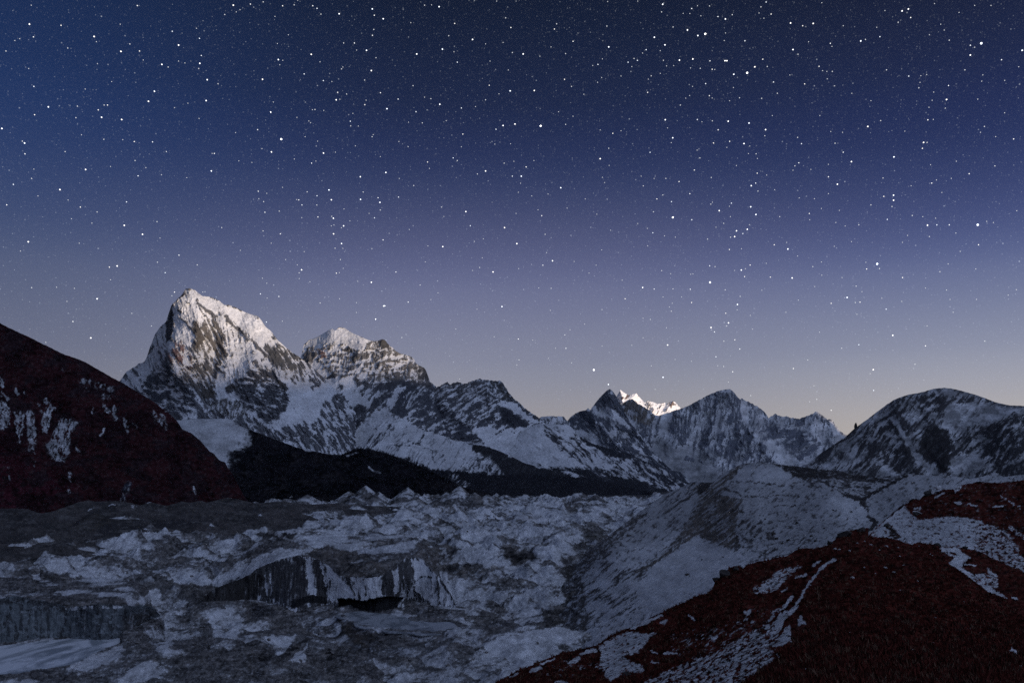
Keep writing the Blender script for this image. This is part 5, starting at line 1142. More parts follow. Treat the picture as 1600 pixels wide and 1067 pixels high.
layer('red_heath_strip',
      [(1425, 862), (1466, 853)] + Z7((1100, 128), (1180, 126), (1250, 138), (1300, 150), (1350, 163), (1400, 190), (1450, 214), (1520, 246), (1600, 280)) + [(1690, 930)],
      [(1425, 960), (1690, 1070)], 1428, 1688,
      [(1428, 904, 125), (1560, 955, 105), (1688, 1008, 85), (1428, 958, 95), (1688, 1068, 62), (1469, 854, 180), (1540, 865, 190), (1600, 894, 175), (1688, 929, 150)],
      M_HEATH, 0.03, streaks(-25, 9, 3, 231, 1.0), [
          dict(poly=Z7((1095, 135), (1200, 133), (1278, 195), (1240, 222), (1225, 252), (1310, 300), (1500, 436), (1380, 395), (1250, 300), (1150, 225), (1195, 190), (1110, 168)), p=0.94, f=1.6),
          dict(poly=Z7((1100, 155), (1190, 165), (1200, 180), (1120, 178)), p=0.2, f=1.2),
          dict(poly=Z7((1270, 300), (1380, 285), (1385, 250), (1445, 300), (1445, 372), (1330, 352)), p=0.58, f=2, tex='f'),
          dict(line=Z7((1250, 235), (1315, 240)), w=1.1, p=0.9), dict(line=Z7((1530, 430), (1560, 440)), w=1.0, p=0.9),
      ], rock=HEATH, rough=1.2, sx=0.9, sy=0.8, rough_len=5,
      noise=[('r', 3, 12, 6, -25), ('f', 5, 40, 20, -25)], rockamp=1.0, seed=191, wob=(1.6, 5), soft=0.10, texs=dict(f=streaks(-15, 8, 3.2, 232, 1.0)), tint=0.8, dust=0.1, alt=[((0.085, 0.048, 0.034), 0.13, 6, 4), ((0.030, 0.011, 0.010), 0.20, 22, 9), ((0.075, 0.020, 0.016), 0.09, 26, 10)],
      label='strip of red heath with a white tongue of snow behind the knoll', cat='heath slope')

layer('red_heath_knoll',
      [(760, 1078)] + Z6((0, 850), (50, 822), (100, 794), (170, 768), (240, 738), (300, 712), (370, 688), (400, 680), (450, 668), (510, 655), (580, 640), (630, 602), (680, 572), (740, 545), (800, 528), (880, 485), (970, 440), (1060, 400), (1100, 385), (1150, 358), (1190, 340), (1240, 330), (1270, 300), (1285, 262), (1330, 215), (1380, 172), (1410, 164), (1450, 180), (1480, 160), (1540, 140), (1600, 133)) + Z5((700, 700), (780, 690), (840, 652), (890, 640), (950, 645), (1030, 625), (1075, 595), (1110, 560), (1180, 532), (1240, 515), (1300, 512)) + Z7((640, 50), (690, 66), (720, 72), (780, 70), (820, 84), (860, 92), (895, 108), (930, 116), (965, 102), (1000, 106), (1050, 116), (1085, 120), (1110, 160), (1150, 225), (1200, 262), (1250, 292), (1320, 345), (1380, 392), (1480, 432), (1560, 520), (1600, 562)) + [(1690, 1040)],
      [(760, 1135), (1000, 1140), (1690, 1140)], 764, 1688,
      [(764, 1134, 58), (900, 1138, 40), (1100, 1138, 23), (1300, 1138, 16), (1500, 1138, 16), (1688, 1138, 19), (1300, 1067, 23), (1600, 1067, 26), (1000, 1067, 46), (790, 1063, 72), (850, 1035, 77), (950, 1000, 87), (1060, 945, 97), (1113, 907, 104), (1158, 884, 112), (1257, 857, 124), (1330, 829, 134), (1400, 843, 132), (1466, 854, 124), (1542, 922, 92), (1600, 964, 76), (1688, 1038, 50),
       (1180, 1000, 47), (1300, 960, 46), (1400, 900, 80), (1240, 920, 80), (1450, 960, 55), (1100, 970, 70)],
      M_HEATH, 0.015, streaks(30, 12, 4, 241, 1.0), [
          dict(poly=Z7((560, 250), (900, 200), (1150, 300), (1400, 500), (1600, 700), (1600, 960), (700, 960), (500, 700), (420, 450)), rock=(0.074, 0.0180, 0.0130), f=25),
          dict(poly=Z7((0, 850), (250, 800), (520, 830), (760, 900), (780, 1000), (0, 1000)), rock=(0.080, 0.036, 0.033), f=12),
          dict(poly=Z7((250, 560), (330, 620), (380, 680), (250, 720), (200, 700)), rock=(0.080, 0.034, 0.03), f=8),
          dict(poly=Z7((60, 330), (150, 262), (285, 240), (180, 322), (130, 392), (0, 412), (-10, 370)), p=0.58, f=2.5, tex='f'),
          dict(line=Z7((475, 203), (430, 228), (395, 255), (330, 335), (283, 410), (240, 480), (205, 520)), w=2.0, p=0.97),
          dict(poly=Z7((90, 600), (150, 520), (225, 500), (260, 480), (235, 520), (180, 560), (130, 665), (50, 690)), p=0.84, f=1.6, tex='d'),
          dict(poly=Z7((205, 585), (218, 690), (110, 742), (60, 722), (150, 655)), p=0.78, f=1.6, tex='d'),
          dict(poly=Z7((262, 530), (306, 586), (255, 596)), p=0.96, f=1),
          dict(line=Z7((385, 215), (350, 240)), w=1.6, p=0.85), dict(line=Z7((300, 295), (240, 315)), w=2, p=0.85), dict(line=Z7((220, 430), (170, 490), (100, 520)), w=2.6, p=0.8), dict(line=Z7((190, 375), (160, 395)), w=1.2, p=0.9), dict(line=Z7((70, 570), (110, 540)), w=2.0, p=0.9), dict(line=Z7((75, 810), (105, 795)), w=2.0, p=0.95), dict(line=Z7((130, 770), (148, 785), (140, 790)), w=1, p=0.9),
          dict(poly=Z6((1000, 560), (1300, 500), (1600, 380), (1640, 640), (1300, 760), (1000, 760)), p=0.13, f=14, tex='d'), dict(poly=Z6((300, 720), (600, 650), (620, 800), (400, 860), (100, 860)), p=0.10, f=10, tex='f'),
          dict(poly=Z6((930, 812), (1080, 760), (1280, 690), (1440, 590), (1600, 520), (1640, 640), (1600, 760), (1400, 880), (1200, 1020), (820, 1020), (860, 860)), p=0.50, f=5, tex='d'),
          dict(poly=Z6((590, 640), (750, 560), (870, 570), (930, 570), (860, 640), (830, 682), (740, 700), (780, 740), (860, 760), (850, 810), (760, 790), (700, 830), (660, 860), (620, 790), (590, 760), (610, 690)), p=0.78, f=3, tex='f'),
          dict(line=Z6((490, 690), (535, 672), (572, 668)), w=2.6, p=0.95), dict(line=Z6((420, 745), (475, 715)), w=2.6, p=0.93), dict(line=Z6((785, 540), (880, 500), (965, 462)), w=2.2, p=0.96), dict(line=Z6((185, 795), (245, 772)), w=2.6, p=0.95), dict(line=Z6((250, 748), (330, 720)), w=1.6, p=0.9), dict(poly=Z6((950, 490), (1000, 490), (990, 520), (955, 510)), p=0.9, f=1.5), dict(line=Z6((60, 830), (110, 808)), w=1.5, p=0.9), dict(line=Z6((340, 858), (400, 862)), w=2, p=0.9),
          dict(line=Z6((1130, 462), (1165, 490)), w=1.2, p=0.9), dict(poly=Z6((1450, 440), (1500, 425), (1480, 465)), p=0.93, f=1.2), dict(line=Z6((900, 670), (945, 688)), w=1.2, p=0.9), dict(line=Z6((985, 685), (1060, 686)), w=1.4, p=0.9), dict(line=Z6((910, 735), (950, 748)), w=1.2, p=0.9), dict(line=Z6((1270, 600), (1290, 590)), w=2.4, p=0.9), dict(line=Z6((1230, 640), (1250, 625)), w=1.2, p=0.9),
          dict(poly=Z7((1515, 750), (1530, 728), (1565, 765)), p=0.95, f=1),
      ], rock=HEATH, rough=1.1, sx=0.9, sy=0.9, rough_len=6,
      noise=[('r', 3.2, 16, 8, 25), ('f', 9, 80, 40, 20), ('r', 1.6, 6, 4, 0)], rockamp=0.7, seed=201, wob=(2.2, 6), soft=0.09, back=(8, 0.03, 0.35),
      texs=dict(f=streaks(20, 7, 3.2, 242, 1.0), d=streaks(32, 9, 3.2, 243, 0.8)), tint=0.95, dust=0.05, alt=[((0.085, 0.048, 0.034), 0.13, 6, 4), ((0.030, 0.011, 0.010), 0.20, 22, 9), ((0.075, 0.020, 0.016), 0.09, 26, 10)],
      label='dark red-brown heath knoll with wind-blown snow streaks, nearest ground to the viewer', cat='knoll')

# ---- the thin evening air
def haze():
    m = bpy.data.materials.new('thin_air'); m.use_nodes = True
    N, K = m.node_tree.nodes, m.node_tree.links
    N.clear()
    o = N.new('ShaderNodeOutputMaterial'); v = N.new('ShaderNodeVolumePrincipled')
    v.inputs['Color'].default_value = (0.70, 0.82, 1.0, 1); v.inputs['Density'].default_value = HAZE
    v.inputs['Anisotropy'].default_value = 0.0
    K.new(v.outputs[0], o.inputs['Volume'])
    x0, x1, y0, y1, z0, z1 = -40000, 40000, -30000, 36000, -42.0, 3000.0
    vs = [(x, y, z) for x in (x0, x1) for y in (y0, y1) for z in (z0, z1)]
    me = bpy.data.meshes.new('haze')
    me.from_pydata(vs, [], [(0, 1, 3, 2), (4, 6, 7, 5), (0, 4, 5, 1), (2, 3, 7, 6), (0, 2, 6, 4), (1, 5, 7, 3)]); me.update()
    me.materials.append(m)
    h = bpy.data.objects.new('haze', me); SC.collection.objects.link(h)
    tag(h, 'thin blue evening air over the whole valley', 'haze', kind='stuff')
HAZE = 2.0e-6
haze()

# ------------------------------------------------------------------ boulders and stones lying about
def boulder_mat(name, c):
    m = bpy.data.materials.new(name); m.use_nodes = True
    N, K = m.node_tree.nodes, m.node_tree.links
    b = N['Principled BSDF']; b.inputs['Roughness'].default_value = 0.95
    t = N.new('ShaderNodeTexCoord'); n = N.new('ShaderNodeTexNoise'); n.inputs['Scale'].default_value = 2.2; n.inputs['Detail'].default_value = 8
    r = N.new('ShaderNodeValToRGB'); e = r.color_ramp.elements
    e[0].position = 0.3; e[0].color = tuple(x * 0.45 for x in c) + (1,); e[1].position = 0.7; e[1].color = tuple(min(1, x * 1.5) for x in c) + (1,)
    K.new(t.outputs['Object'], n.inputs['Vector']); K.new(n.outputs[0], r.inputs[0]); K.new(r.outputs[0], b.inputs['Base Color'])
    bp = N.new('ShaderNodeBump'); bp.inputs['Strength'].default_value = 0.8; bp.inputs['Distance'].default_value = 0.2
    K.new(n.outputs[0], bp.inputs['Height']); K.new(bp.outputs[0], b.inputs['Normal'])
    return m

def rock_mesh(name, seed, mat, tall=0.75):
    """A broken block: a cut ball whose planes are knocked off at random."""
    rng = np.random.default_rng(seed)
    import bmesh
    bm = bmesh.new(); bmesh.ops.create_icosphere(bm, subdivisions=3, radius=1.0)
    planes = rng.normal(size=(9, 3)); planes /= np.linalg.norm(planes, axis=1)[:, None]
    off = rng.uniform(0.45, 0.85, 9)
    for v in bm.verts:
        p = np.array(v.co)
        for q, d in zip(planes, off):
            k = p @ q - d
            if k > 0: p = p - q * k
        p = p * (1 + 0.06 * float(gn(np.array([p[0] * 3 + seed]), np.array([p[1] * 3 + p[2] * 2.3]), seed)[0]))
        p[2] *= tall
        v.co = p
    me = bpy.data.meshes.new(name); bm.to_mesh(me); bm.free()
    me.materials.append(mat)
    return me

B_DARK = boulder_mat('dark_boulder_rock', (0.036, 0.031, 0.029))
B_GREY = boulder_mat('grey_boulder_rock', (0.17, 0.16, 0.155))
B_PALE = boulder_mat('pale_stone', (0.46, 0.45, 0.45))
ROCKS = {k: [bpy.data.objects.new(n, rock_mesh(n, sd, m, t)) for sd in sds] for k, n, m, t, sds in (
    ('dark', 'boulder', B_DARK, 0.75, (1, 2, 3)), ('grey', 'boulder', B_GREY, 0.8, (4, 5, 6)), ('pale', 'stone', B_PALE, 0.65, (7, 8, 9)))}
RNG = np.random.default_rng(5)
def put(kind, where, x, y, size, label, group=None, sx=1.0, sz=1.0):
    q, mpp = on(where, x, y)
    o = ROCKS[kind][int(RNG.integers(3))].copy()
    SC.collection.objects.link(o)
    r = size * mpp * 0.5
    o.scale = (r * sx * RNG.uniform(0.85, 1.2), r * RNG.uniform(0.8, 1.2), r * sz)
    o.rotation_euler = (RNG.uniform(-0.3, 0.3), RNG.uniform(-0.3, 0.3), RNG.uniform(0, 6.28))
    o.location = (q[0], q[1], q[2] + r * 0.18)
    tag(o, label, 'boulder' if kind != 'pale' else 'stone', group)
    return o

KN = 'red_heath_knoll'
put('dark', KN, 1132, 899, 20, 'large dark rock outcrop block on the left rim of the red knoll')
put('dark', KN, 1150, 891, 12, 'smaller dark block leaning behind the large outcrop on the knoll rim')
put('dark', KN, 1118, 905, 13, 'low dark block in front of the large outcrop on the knoll rim')
put('dark', KN, 1318, 838, 22, 'dark rock on top of the red knoll, under the white snow triangle', sx=1.6, sz=0.8)
put('dark', KN, 1345, 830, 15, 'dark rock at the gully mouth on top of the red knoll')
put('dark', KN, 1298, 850, 12, 'low dark rock left of the knoll top')
put('dark', KN, 977, 1057, 20, 'dark boulder between snow patches at the lower edge of the knoll')
put('dark', KN, 1466, 851, 10, 'dark rock where the knoll skyline meets the snow tongue')
put('dark', 'red_heath_strip', 1508, 857, 10, 'dark rock on the crest of the heath strip behind the knoll')
put('dark', 'red_heath_bank', 1450, 774, 17, 'big dark boulder half buried at the edge of the red bank')
b1 = put('pale', 'red_heath_bank', 1466, 764, 12, 'pale snow-capped boulder at the upper edge of the red bank')
put('pale', 'red_heath_bank', 1497, 764, 10, 'pale boulder right of the snow-capped one on the red bank')
b2 = put('dark', 'red_heath_bank', 1432, 805, 14, 'dark snow-topped rock below the big boulder on the red bank')
put('dark', 'red_heath_bank', 1386, 822, 12, 'dark rock in the white snow triangle beside the gully')
SNOW_MAT = boulder_mat('boulder_snow', (0.70, 0.72, 0.76))
def snow_cap(o):
    """The snow lying on top of a boulder: a part of it."""
    import bmesh
    bm = bmesh.new(); bm.from_mesh(o.data); bm.normal_update()
    bmesh.ops.delete(bm, geom=[f for f in bm.faces if f.normal.z < 0.42], context='FACES')
    for v in bm.verts: v.co.z += 0.02
    r = bmesh.ops.extrude_face_region(bm, geom=list(bm.faces))
    for v in [g for g in r['geom'] if isinstance(g, bmesh.types.BMVert)]: v.co.z += 0.11
    me = bpy.data.meshes.new('snow_cap'); bm.to_mesh(me); bm.free()
    me.materials.append(SNOW_MAT)
    c = bpy.data.objects.new('snow_cap', me); SC.collection.objects.link(c); c.parent = o
for b in (b1, b2): snow_cap(b)
for x, y, s_ in ((860, 190, 5), (775, 255, 6), (825, 285, 6), (970, 337, 3.5), (862, 388, 4), (440, 745, 3.5), (1240, 455, 3), (1312, 507, 2.5), (1073, 550, 3), (1450, 793, 4), (1440, 845, 3), (1520, 905, 3.5), (1585, 840, 5), (690, 120, 6), (650, 100, 5), (740, 150, 4), (780, 128, 6), (850, 135, 4), (980, 127, 4), (1040, 175, 3), (1055, 182, 3), (885, 240, 3), (650, 255, 4), (715, 290, 4), (580, 320, 9), (500, 150, 6), (560, 155, 5), (475, 145, 7), (610, 110, 5), (1340, 640, 2.5), (1060, 700, 2.5), (730, 860, 4), (300, 860, 5), (180, 830, 4), (620, 470, 2.5), (1180, 760, 2.5), (560, 640, 2.5), (940, 740, 3), (1280, 615, 2.5), (1130, 655, 2.2)):
    put('pale', KN, 1180 + x / 3.81, 820 + y / 3.81, s_, 'small pale stone scattered over the dark red knoll', 'pale stones on the knoll')
MR = 'snowy_moraine_ridge'
for x, y, s_ in ((1074, 898, 6), (1208, 836, 11), (1214, 842, 7), (1245, 818, 7), (1275, 846, 6), (1301, 797, 5), (1180, 839, 5), (1268, 838, 6), (1152, 838, 5), (1232, 845, 7), (1222, 850, 6), (1196, 812, 4), (1288, 826, 4), (1160, 800, 5), (1260, 800, 4), (1130, 870, 4), (1097, 875, 3.5), (1330, 800, 5)):
    put('dark', MR, x, y, s_, 'dark boulder lying on the snowy moraine slope', 'boulders on the moraine slope')
put('grey', 'glacier', 55, 895, 12, 'pale upright rock in the dark hollow at the left edge of the glacier', sz=1.5)
put('grey', 'glacier', 215, 1005, 10, 'grey block on the shore right of the lower left pond')
for x, y, s_ in ((470, 1032, 7), (520, 1020, 9), (545, 1012, 6), (600, 1010, 8), (640, 1030, 6), (700, 1040, 7), (760, 1020, 6), (575, 1045, 7), (390, 1040, 8), (330, 1030, 7), (280, 1045, 6), (420, 1000, 6), (650, 1000, 6), (735, 990, 6), (790, 1030, 6), (840, 1005, 5), (300, 990, 6), (150, 1050, 7), (70, 1055, 6), (500, 990, 6), (350, 925, 5), (300, 900, 5), (200, 895, 5), (120, 905, 5), (700, 910, 5), (740, 900, 5), (830, 900, 5), (780, 870, 5), (870, 930, 5), (885, 900, 5), (890, 955, 5), (590, 850, 5), (500, 835, 4), (420, 870, 4), (660, 830, 4), (730, 830, 4)):
    put('grey', 'glacier', x, y, s_, 'grey boulder among the rubble of the glacier', 'boulders on the glacier')

# the rock needle on the left ridge of the rounded hill
q, mpp = on('rounded_rocky_hill', 1337, 668)
o = bpy.data.objects.new('rock_needle', rock_mesh('rock_needle', 12, B_DARK, 1.0)); SC.collection.objects.link(o)
o.scale = (2.2 * mpp, 2.4 * mpp, 6.2 * mpp); o.location = (q[0], q[1], q[2] + 2.0 * mpp); o.rotation_euler = (0, 0.08, 0.4)
tag(o, 'small dark rock needle standing on the left ridge of the rounded hill', 'rock')

for x, y, s_ in ((430, 951, 6), (448, 956, 8), (470, 953, 5), (492, 951, 7), (515, 953, 6), (640, 946, 7), (655, 952, 9), (672, 955, 6), (690, 957, 7), (706, 956, 5), (405, 946, 6), (380, 948, 7), (350, 950, 5), (225, 992, 7), (243, 980, 6), (205, 1003, 5)):
    put('grey', 'glacier', x, y, s_, 'fallen grey block on the rubble at the foot of an ice cliff', 'fallen blocks under the ice cliffs')

# ------------------------------------------------------------------ dry grass on the heath
def grass():
    rng = np.random.default_rng(77)
    V, Fc, C = [], [], []
    for name, n in (('red_heath_knoll', 9000), ('red_heath_strip', 900), ('red_heath_bank', 1500)):
        px, py, P = SURF[name]; sn = SNOWY[name]
        c = np.pad(sn, 9, mode='edge').cumsum(0).cumsum(1)   # snow share of the surroundings
        sm = (c[18:, 18:] - c[:-18, 18:] - c[18:, :-18] + c[:-18, :-18]) / 324.0
        sm = sm[:sn.shape[0], :sn.shape[1]]
        k = np.flatnonzero((sn.ravel() < 0.2) & (sm.ravel() < 0.07) & (py.ravel() < 1085) & (px.ravel() < 1620))
        k = rng.choice(k, min(n, len(k)), replace=False)
        Q = P.reshape(-1, 3)[k]
        for q in Q:
            d = float(q[1])
            h = rng.uniform(0.07, 0.20) * (1 + d / 260)
            t = rng.uniform()
            col = (0.13, 0.080, 0.055) if t < 0.16 else (0.10, 0.028, 0.021) if t < 0.65 else (0.055, 0.020, 0.016)
            for _ in range(5):
                a = rng.uniform(0, 6.283); r = rng.uniform(0.02, 0.14) * (1 + d / 200)
                w = rng.uniform(0.02, 0.045) * (1 + d / 90)
                bx, by = q[0] + r * math.cos(a), q[1] + r * math.sin(a)
                tx, ty = bx + rng.normal() * h * 0.45, by + rng.normal() * h * 0.45
                i = len(V)
                V += [(bx - w * math.sin(a), by + w * math.cos(a), q[2] - 0.05), (bx + w * math.sin(a), by - w * math.cos(a), q[2] - 0.05), (tx, ty, q[2] + h)]
                Fc.append((i, i + 1, i + 2)); C += [col] * 3
    me = bpy.data.meshes.new('grass'); me.from_pydata(V, [], Fc); me.update()
    a = me.color_attributes.new('albedo', 'FLOAT_COLOR', 'POINT')
    c4 = np.ones((len(V), 4), np.float32); c4[:, :3] = C
    a.data.foreach_set('color', c4.reshape(-1))
    m = bpy.data.materials.new('dry_grass'); m.use_nodes = True
    N, K = m.node_tree.nodes, m.node_tree.links
    b = N['Principled BSDF']; b.inputs['Roughness'].default_value = 1.0; b.inputs['Specular IOR Level'].default_value = 0.0
    t = N.new('ShaderNodeAttribute'); t.attribute_name = 'albedo'
    K.new(t.outputs['Color'], b.inputs['Base Color'])
    me.materials.append(m)
    o = bpy.data.objects.new('grass', me); SC.collection.objects.link(o)
    tag(o, 'dry red-brown grass and heather covering the near slopes', 'grass', kind='stuff')
grass()

# ------------------------------------------------------------------ stars
def sky_px(x0, y0, k, pts):
    return [(x0 + x / k, y0 + y / k, m) for x, y, m in pts]
STARS = []
STARS += sky_px(0, 0, 1.72, [(79,66,3),(164,69,2),(253,99,3),(259,113,1),(182,130,2),(84,15,1),(90,100,2),(53,105,1),(16,138,2),(40,110,1),(77,185,1),(91,233,2),(130,288,3),(208,286,2),(93,309,2),(5,346,3),(60,380,2),(66,385,3),(67,414,2),(175,408,2),(36,496,2),(161,510,3),(85,480,2),(91,455,1),(18,551,2),(76,650,3),(55,675,1),(230,456,3),(261,570,2),(216,557,2),(247,600,1),(192,588,1),(183,538,1),(102,527,1),(334,606,3),(383,630,3),(340,543,2),(422,596,2),(371,473,2),(363,432,2),(392,451,1),(297,448,1),(361,381,2),(330,376,1),(279,375,2),(410,382,2),(447,408,2),(327,322,3),(273,316,3),(264,296,2),(280,283,2),(289,283,2),(204,317,2),(399,273,3),(415,246,3),(375,138,2),(349,119,2),(325,139,3),(323,66,1),(369,16,2),(463,85,2),(480,122,3),(435,174,3),(452,181,2),(480,165,1),(497,170,1),(537,171,3),(541,150,2),(534,185,2),(536,104,2),(528,77,1),(557,215,3),(586,226,2),(554,271,3),(535,319,1),(469,290,1),(505,278,1),(627,15,3),(673,12,2),(604,40,2),(635,33,1),(645,27,1),(576,413,2),(570,413,1),(568,460,3),(502,478,1),(434,470,1),(633,357,1),(642,433,1),(677,437,1),(596,612,2),(646,673,1),(481,686,2),(423,705,2),(444,733,2),(530,712,2),(430,640,1),(315,715,3),(294,718,2),(297,752,1),(261,803,3),(196,864,2),(85,773,2),(152,772,1),(200,775,1),(244,908,3),(354,842,1),(180,810,1),(407,876,1),(545,785,1),(469,785,2),(462,795,1),(551,784,1),(213,654,1),(262,172,1),(229,240,1),(300,220,1),(219,363,1),(385,162,1),(123,920,1)])
STARS += sky_px(600, 0, 1.72, [(148,19,3),(109,15,2),(128,14,1),(72,62,1),(190,64,2),(174,97,2),(157,133,3),(88,146,3),(238,107,3),(197,168,2),(188,140,1),(327,49,2),(341,75,2),(303,4,1),(464,65,2),(458,79,2),(374,146,3),(345,142,2),(273,119,1),(320,115,1),(285,165,1),(334,189,1),(508,112,2),(488,145,2),(419,152,1),(449,127,1),(604,127,3),(587,159,1),(575,174,2),(561,177,1),(656,168,2),(672,158,2),(681,163,2),(666,180,1),(599,71,2),(682,4,1),(601,5,1),(485,214,2),(504,233,2),(537,254,1),(574,222,1),(585,209,1),(637,205,1),(404,244,3),(339,245,3),(309,253,1),(283,230,2),(273,269,2),(246,287,1),(208,291,2),(150,281,3),(126,266,2),(109,262,1),(86,301,2),(78,231,2),(38,267,2),(8,293,3),(66,329,1),(103,331,2),(167,325,1),(212,361,2),(301,348,2),(320,338,3),(352,334,3),(421,339,4),(340,387,1),(298,388,1),(488,335,2),(469,301,1),(508,313,1),(581,350,1),(615,359,2),(637,352,1),(604,399,2),(581,427,3),(605,445,1),(587,477,1),(593,491,1),(475,505,3),(369,474,3),(382,449,2),(403,432,1),(323,439,2),(349,434,1),(345,474,2),(251,468,2),(273,460,3),(186,425,2),(197,432,2),(208,395,1),(117,436,2),(122,453,1),(40,381,1),(65,395,1),(5,464,3),(41,480,1),(80,499,2),(39,530,2),(367,493,1),(361,517,1),(397,527,1),(441,522,1),(220,569,3),(155,557,2),(161,582,1),(232,607,2),(324,612,3),(355,574,1),(414,564,1),(424,580,2),(492,560,1),(541,535,1),(572,576,1),(433,630,2),(357,655,3),(267,642,1),(158,663,3),(243,649,1),(68,617,1),(118,661,1),(453,701,3),(427,713,2),(437,679,1),(511,703,1),(585,672,1),(609,619,1),(682,601,1),(551,734,1),(570,713,1),(640,753,1),(293,731,3),(257,719,2),(264,693,1),(238,727,1),(111,704,1),(32,731,2),(97,766,2),(65,812,2),(145,787,1),(126,805,1),(250,831,1),(317,824,3),(449,775,2),(416,774,1),(362,722,1),(648,803,2),(586,832,1),(539,871,1),(447,834,1),(500,886,1),(486,900,2),(361,911,2),(296,905,1),(48,907,2),(193,884,1),(489,936,2),(461,936,1),(442,963,1),(363,967,2),(357,981,1),(564,994,4),(603,1033,3),(203,1018,1),(325,1043,1),(504,975,1),(586,930,1),(666,928,1),(400,914,1),(2,822,3)])
STARS += sky_px(1200, 0, 1.6415, [(8,37,2),(58,60,3),(89,67,2),(116,61,3),(138,8,1),(193,67,1),(64,128,3),(77,140,2),(104,108,1),(160,112,2),(164,120,1),(238,106,3),(250,102,2),(279,71,1),(287,95,2),(344,29,3),(360,24,3),(334,58,2),(366,46,2),(300,28,1),(427,10,1),(443,63,1),(452,78,1),(465,104,2),(414,90,1),(490,33,1),(530,15,1),(572,15,1),(547,112,4),(519,117,2),(519,142,3),(530,122,1),(505,180,2),(551,193,1),(599,154,2),(652,130,3),(643,172,1),(607,207,1),(548,209,1),(304,180,2),(131,171,2),(140,182,1),(151,184,1),(165,184,2),(152,203,1),(94,216,2),(56,193,1),(14,211,2),(24,240,2),(171,221,1),(215,240,1),(264,259,1),(361,196,2),(390,212,1),(392,195,1),(387,226,2),(407,192,1),(463,220,2),(458,256,3),(421,258,1),(425,237,1),(538,255,1),(11,297,1),(133,297,1),(289,310,2),(256,325,3),(410,308,2),(424,307,1),(413,276,1),(455,278,1),(607,290,1),(555,325,2),(584,351,1),(630,357,2),(76,353,2),(86,369,2),(161,338,1),(191,340,1),(172,368,2),(193,391,2),(214,415,3),(323,403,3),(351,337,1),(399,366,3),(408,366,2),(396,381,2),(417,423,1),(483,414,1),(516,446,2),(582,426,2),(545,340,1),(79,418,2),(69,426,2),(64,437,1),(110,435,1),(155,422,1),(155,454,2),(178,473,3),(295,457,2),(367,477,1),(420,470,2),(432,462,1),(470,458,1),(446,494,1),(17,487,1),(80,508,1),(119,510,1),(155,497,1),(30,556,2),(106,548,2),(137,535,1),(183,540,1),(264,526,2),(297,504,2),(322,501,3),(322,514,3),(318,530,2),(306,563,2),(370,553,2),(397,556,1),(430,560,1),(409,578,3),(433,577,2),(465,577,2),(414,607,2),(358,604,1),(345,622,1),(538,577,4),(482,598,1),(561,568,1),(578,571,1),(638,541,1),(540,628,2),(233,577,2),(198,580,1),(174,571,1),(107,564,1),(16,628,2),(48,622,1),(51,639,3),(214,620,1),(170,632,1),(76,657,1),(115,684,2),(137,672,1),(251,673,1),(253,690,2),(280,677,4),(286,689,2),(345,712,2),(441,697,2),(462,677,1),(533,690,1),(493,645,1),(6,711,2),(62,713,3),(138,706,1),(190,712,1),(226,734,2),(241,748,1),(203,763,3),(162,778,2),(224,776,2),(236,775,2),(228,806,1),(303,793,2),(292,765,1),(343,773,1),(404,739,1),(458,744,1),(467,768,1),(535,768,1),(616,757,1),(637,743,1),(475,801,1),(408,836,1),(556,875,2),(404,887,2),(320,860,3),(189,893,2),(233,884,2),(132,852,1),(102,923,2),(65,945,2),(377,934,2),(270,948,3),(262,958,1),(271,1001,2),(118,989,1),(125,1024,2),(107,1030,1),(162,1052,2),(46,801,1),(78,770,1),(120,735,1)])
STARS += sky_px(400, 0, 3.44, [(39,12,2),(143,33,2),(205,28,2),(224,3,1),(305,33,2),(328,47,2),(349,78,2),(447,76,3),(625,50,3),(636,84,2),(684,103,3),(633,160,2),(626,192,2),(102,90,1),(174,189,1),(115,236,1),(471,233,2),(529,233,2),(541,271,1),(594,272,3),(645,312,2),(297,294,3),(120,322,3),(144,326,1),(128,350,1),(259,399,2),(35,428,3),(344,334,1),(460,372,2),(467,362,1),(362,435,2),(408,440,1),(584,432,2),(620,381,3),(439,498,2),(487,507,2),(431,538,3),(451,535,1),(669,500,2),(585,564,2),(592,540,1),(93,550,1),(79,604,3),(317,590,2),(303,591,1),(364,595,1),(293,661,1),(284,652,1),(507,653,2),(509,678,2),(521,611,1),(550,679,1),(9,698,2),(136,749,4),(83,818,3),(624,736,2),(630,725,1),(331,760,1),(363,824,3),(427,819,1),(299,878,2),(322,867,1),(534,785,1),(668,843,1),(561,951,3),(392,1022,3),(275,1032,2),(328,1053,2),(576,1033,2),(143,1008,1),(12,1029,2),(58,1040,1),(206,856,1),(32,800,1),(220,632,1),(264,736,1)])
STARS += sky_px(400, 290, 3.44, [(15,71,1),(41,87,2),(48,144,2),(125,138,2),(230,78,2),(219,76,1),(247,105,2),(327,105,2),(405,77,3),(333,169,2),(246,173,1),(407,166,2),(416,176,3),(405,217,1),(419,212,1),(471,217,3),(459,227,1),(505,190,1),(562,75,3),(666,91,3),(656,66,2),(668,132,2),(637,174,2),(608,150,1),(417,260,3),(38,244,2),(131,260,2),(82,310,1),(460,312,3),(425,337,2),(467,338,1),(683,292,2),(623,339,1),(259,355,1),(454,398,2),(469,445,1),(432,471,2),(448,468,1),(245,453,3),(232,469,2),(159,398,1),(222,426,1),(290,517,1),(232,500,1),(620,520,3),(547,515,1),(24,582,2),(60,605,1),(123,596,2),(58,525,1),(35,498,1),(345,631,2),(449,608,1),(540,629,1),(643,718,3),(686,647,3),(142,729,1),(540,682,1),(56,733,2),(473,126,1)])
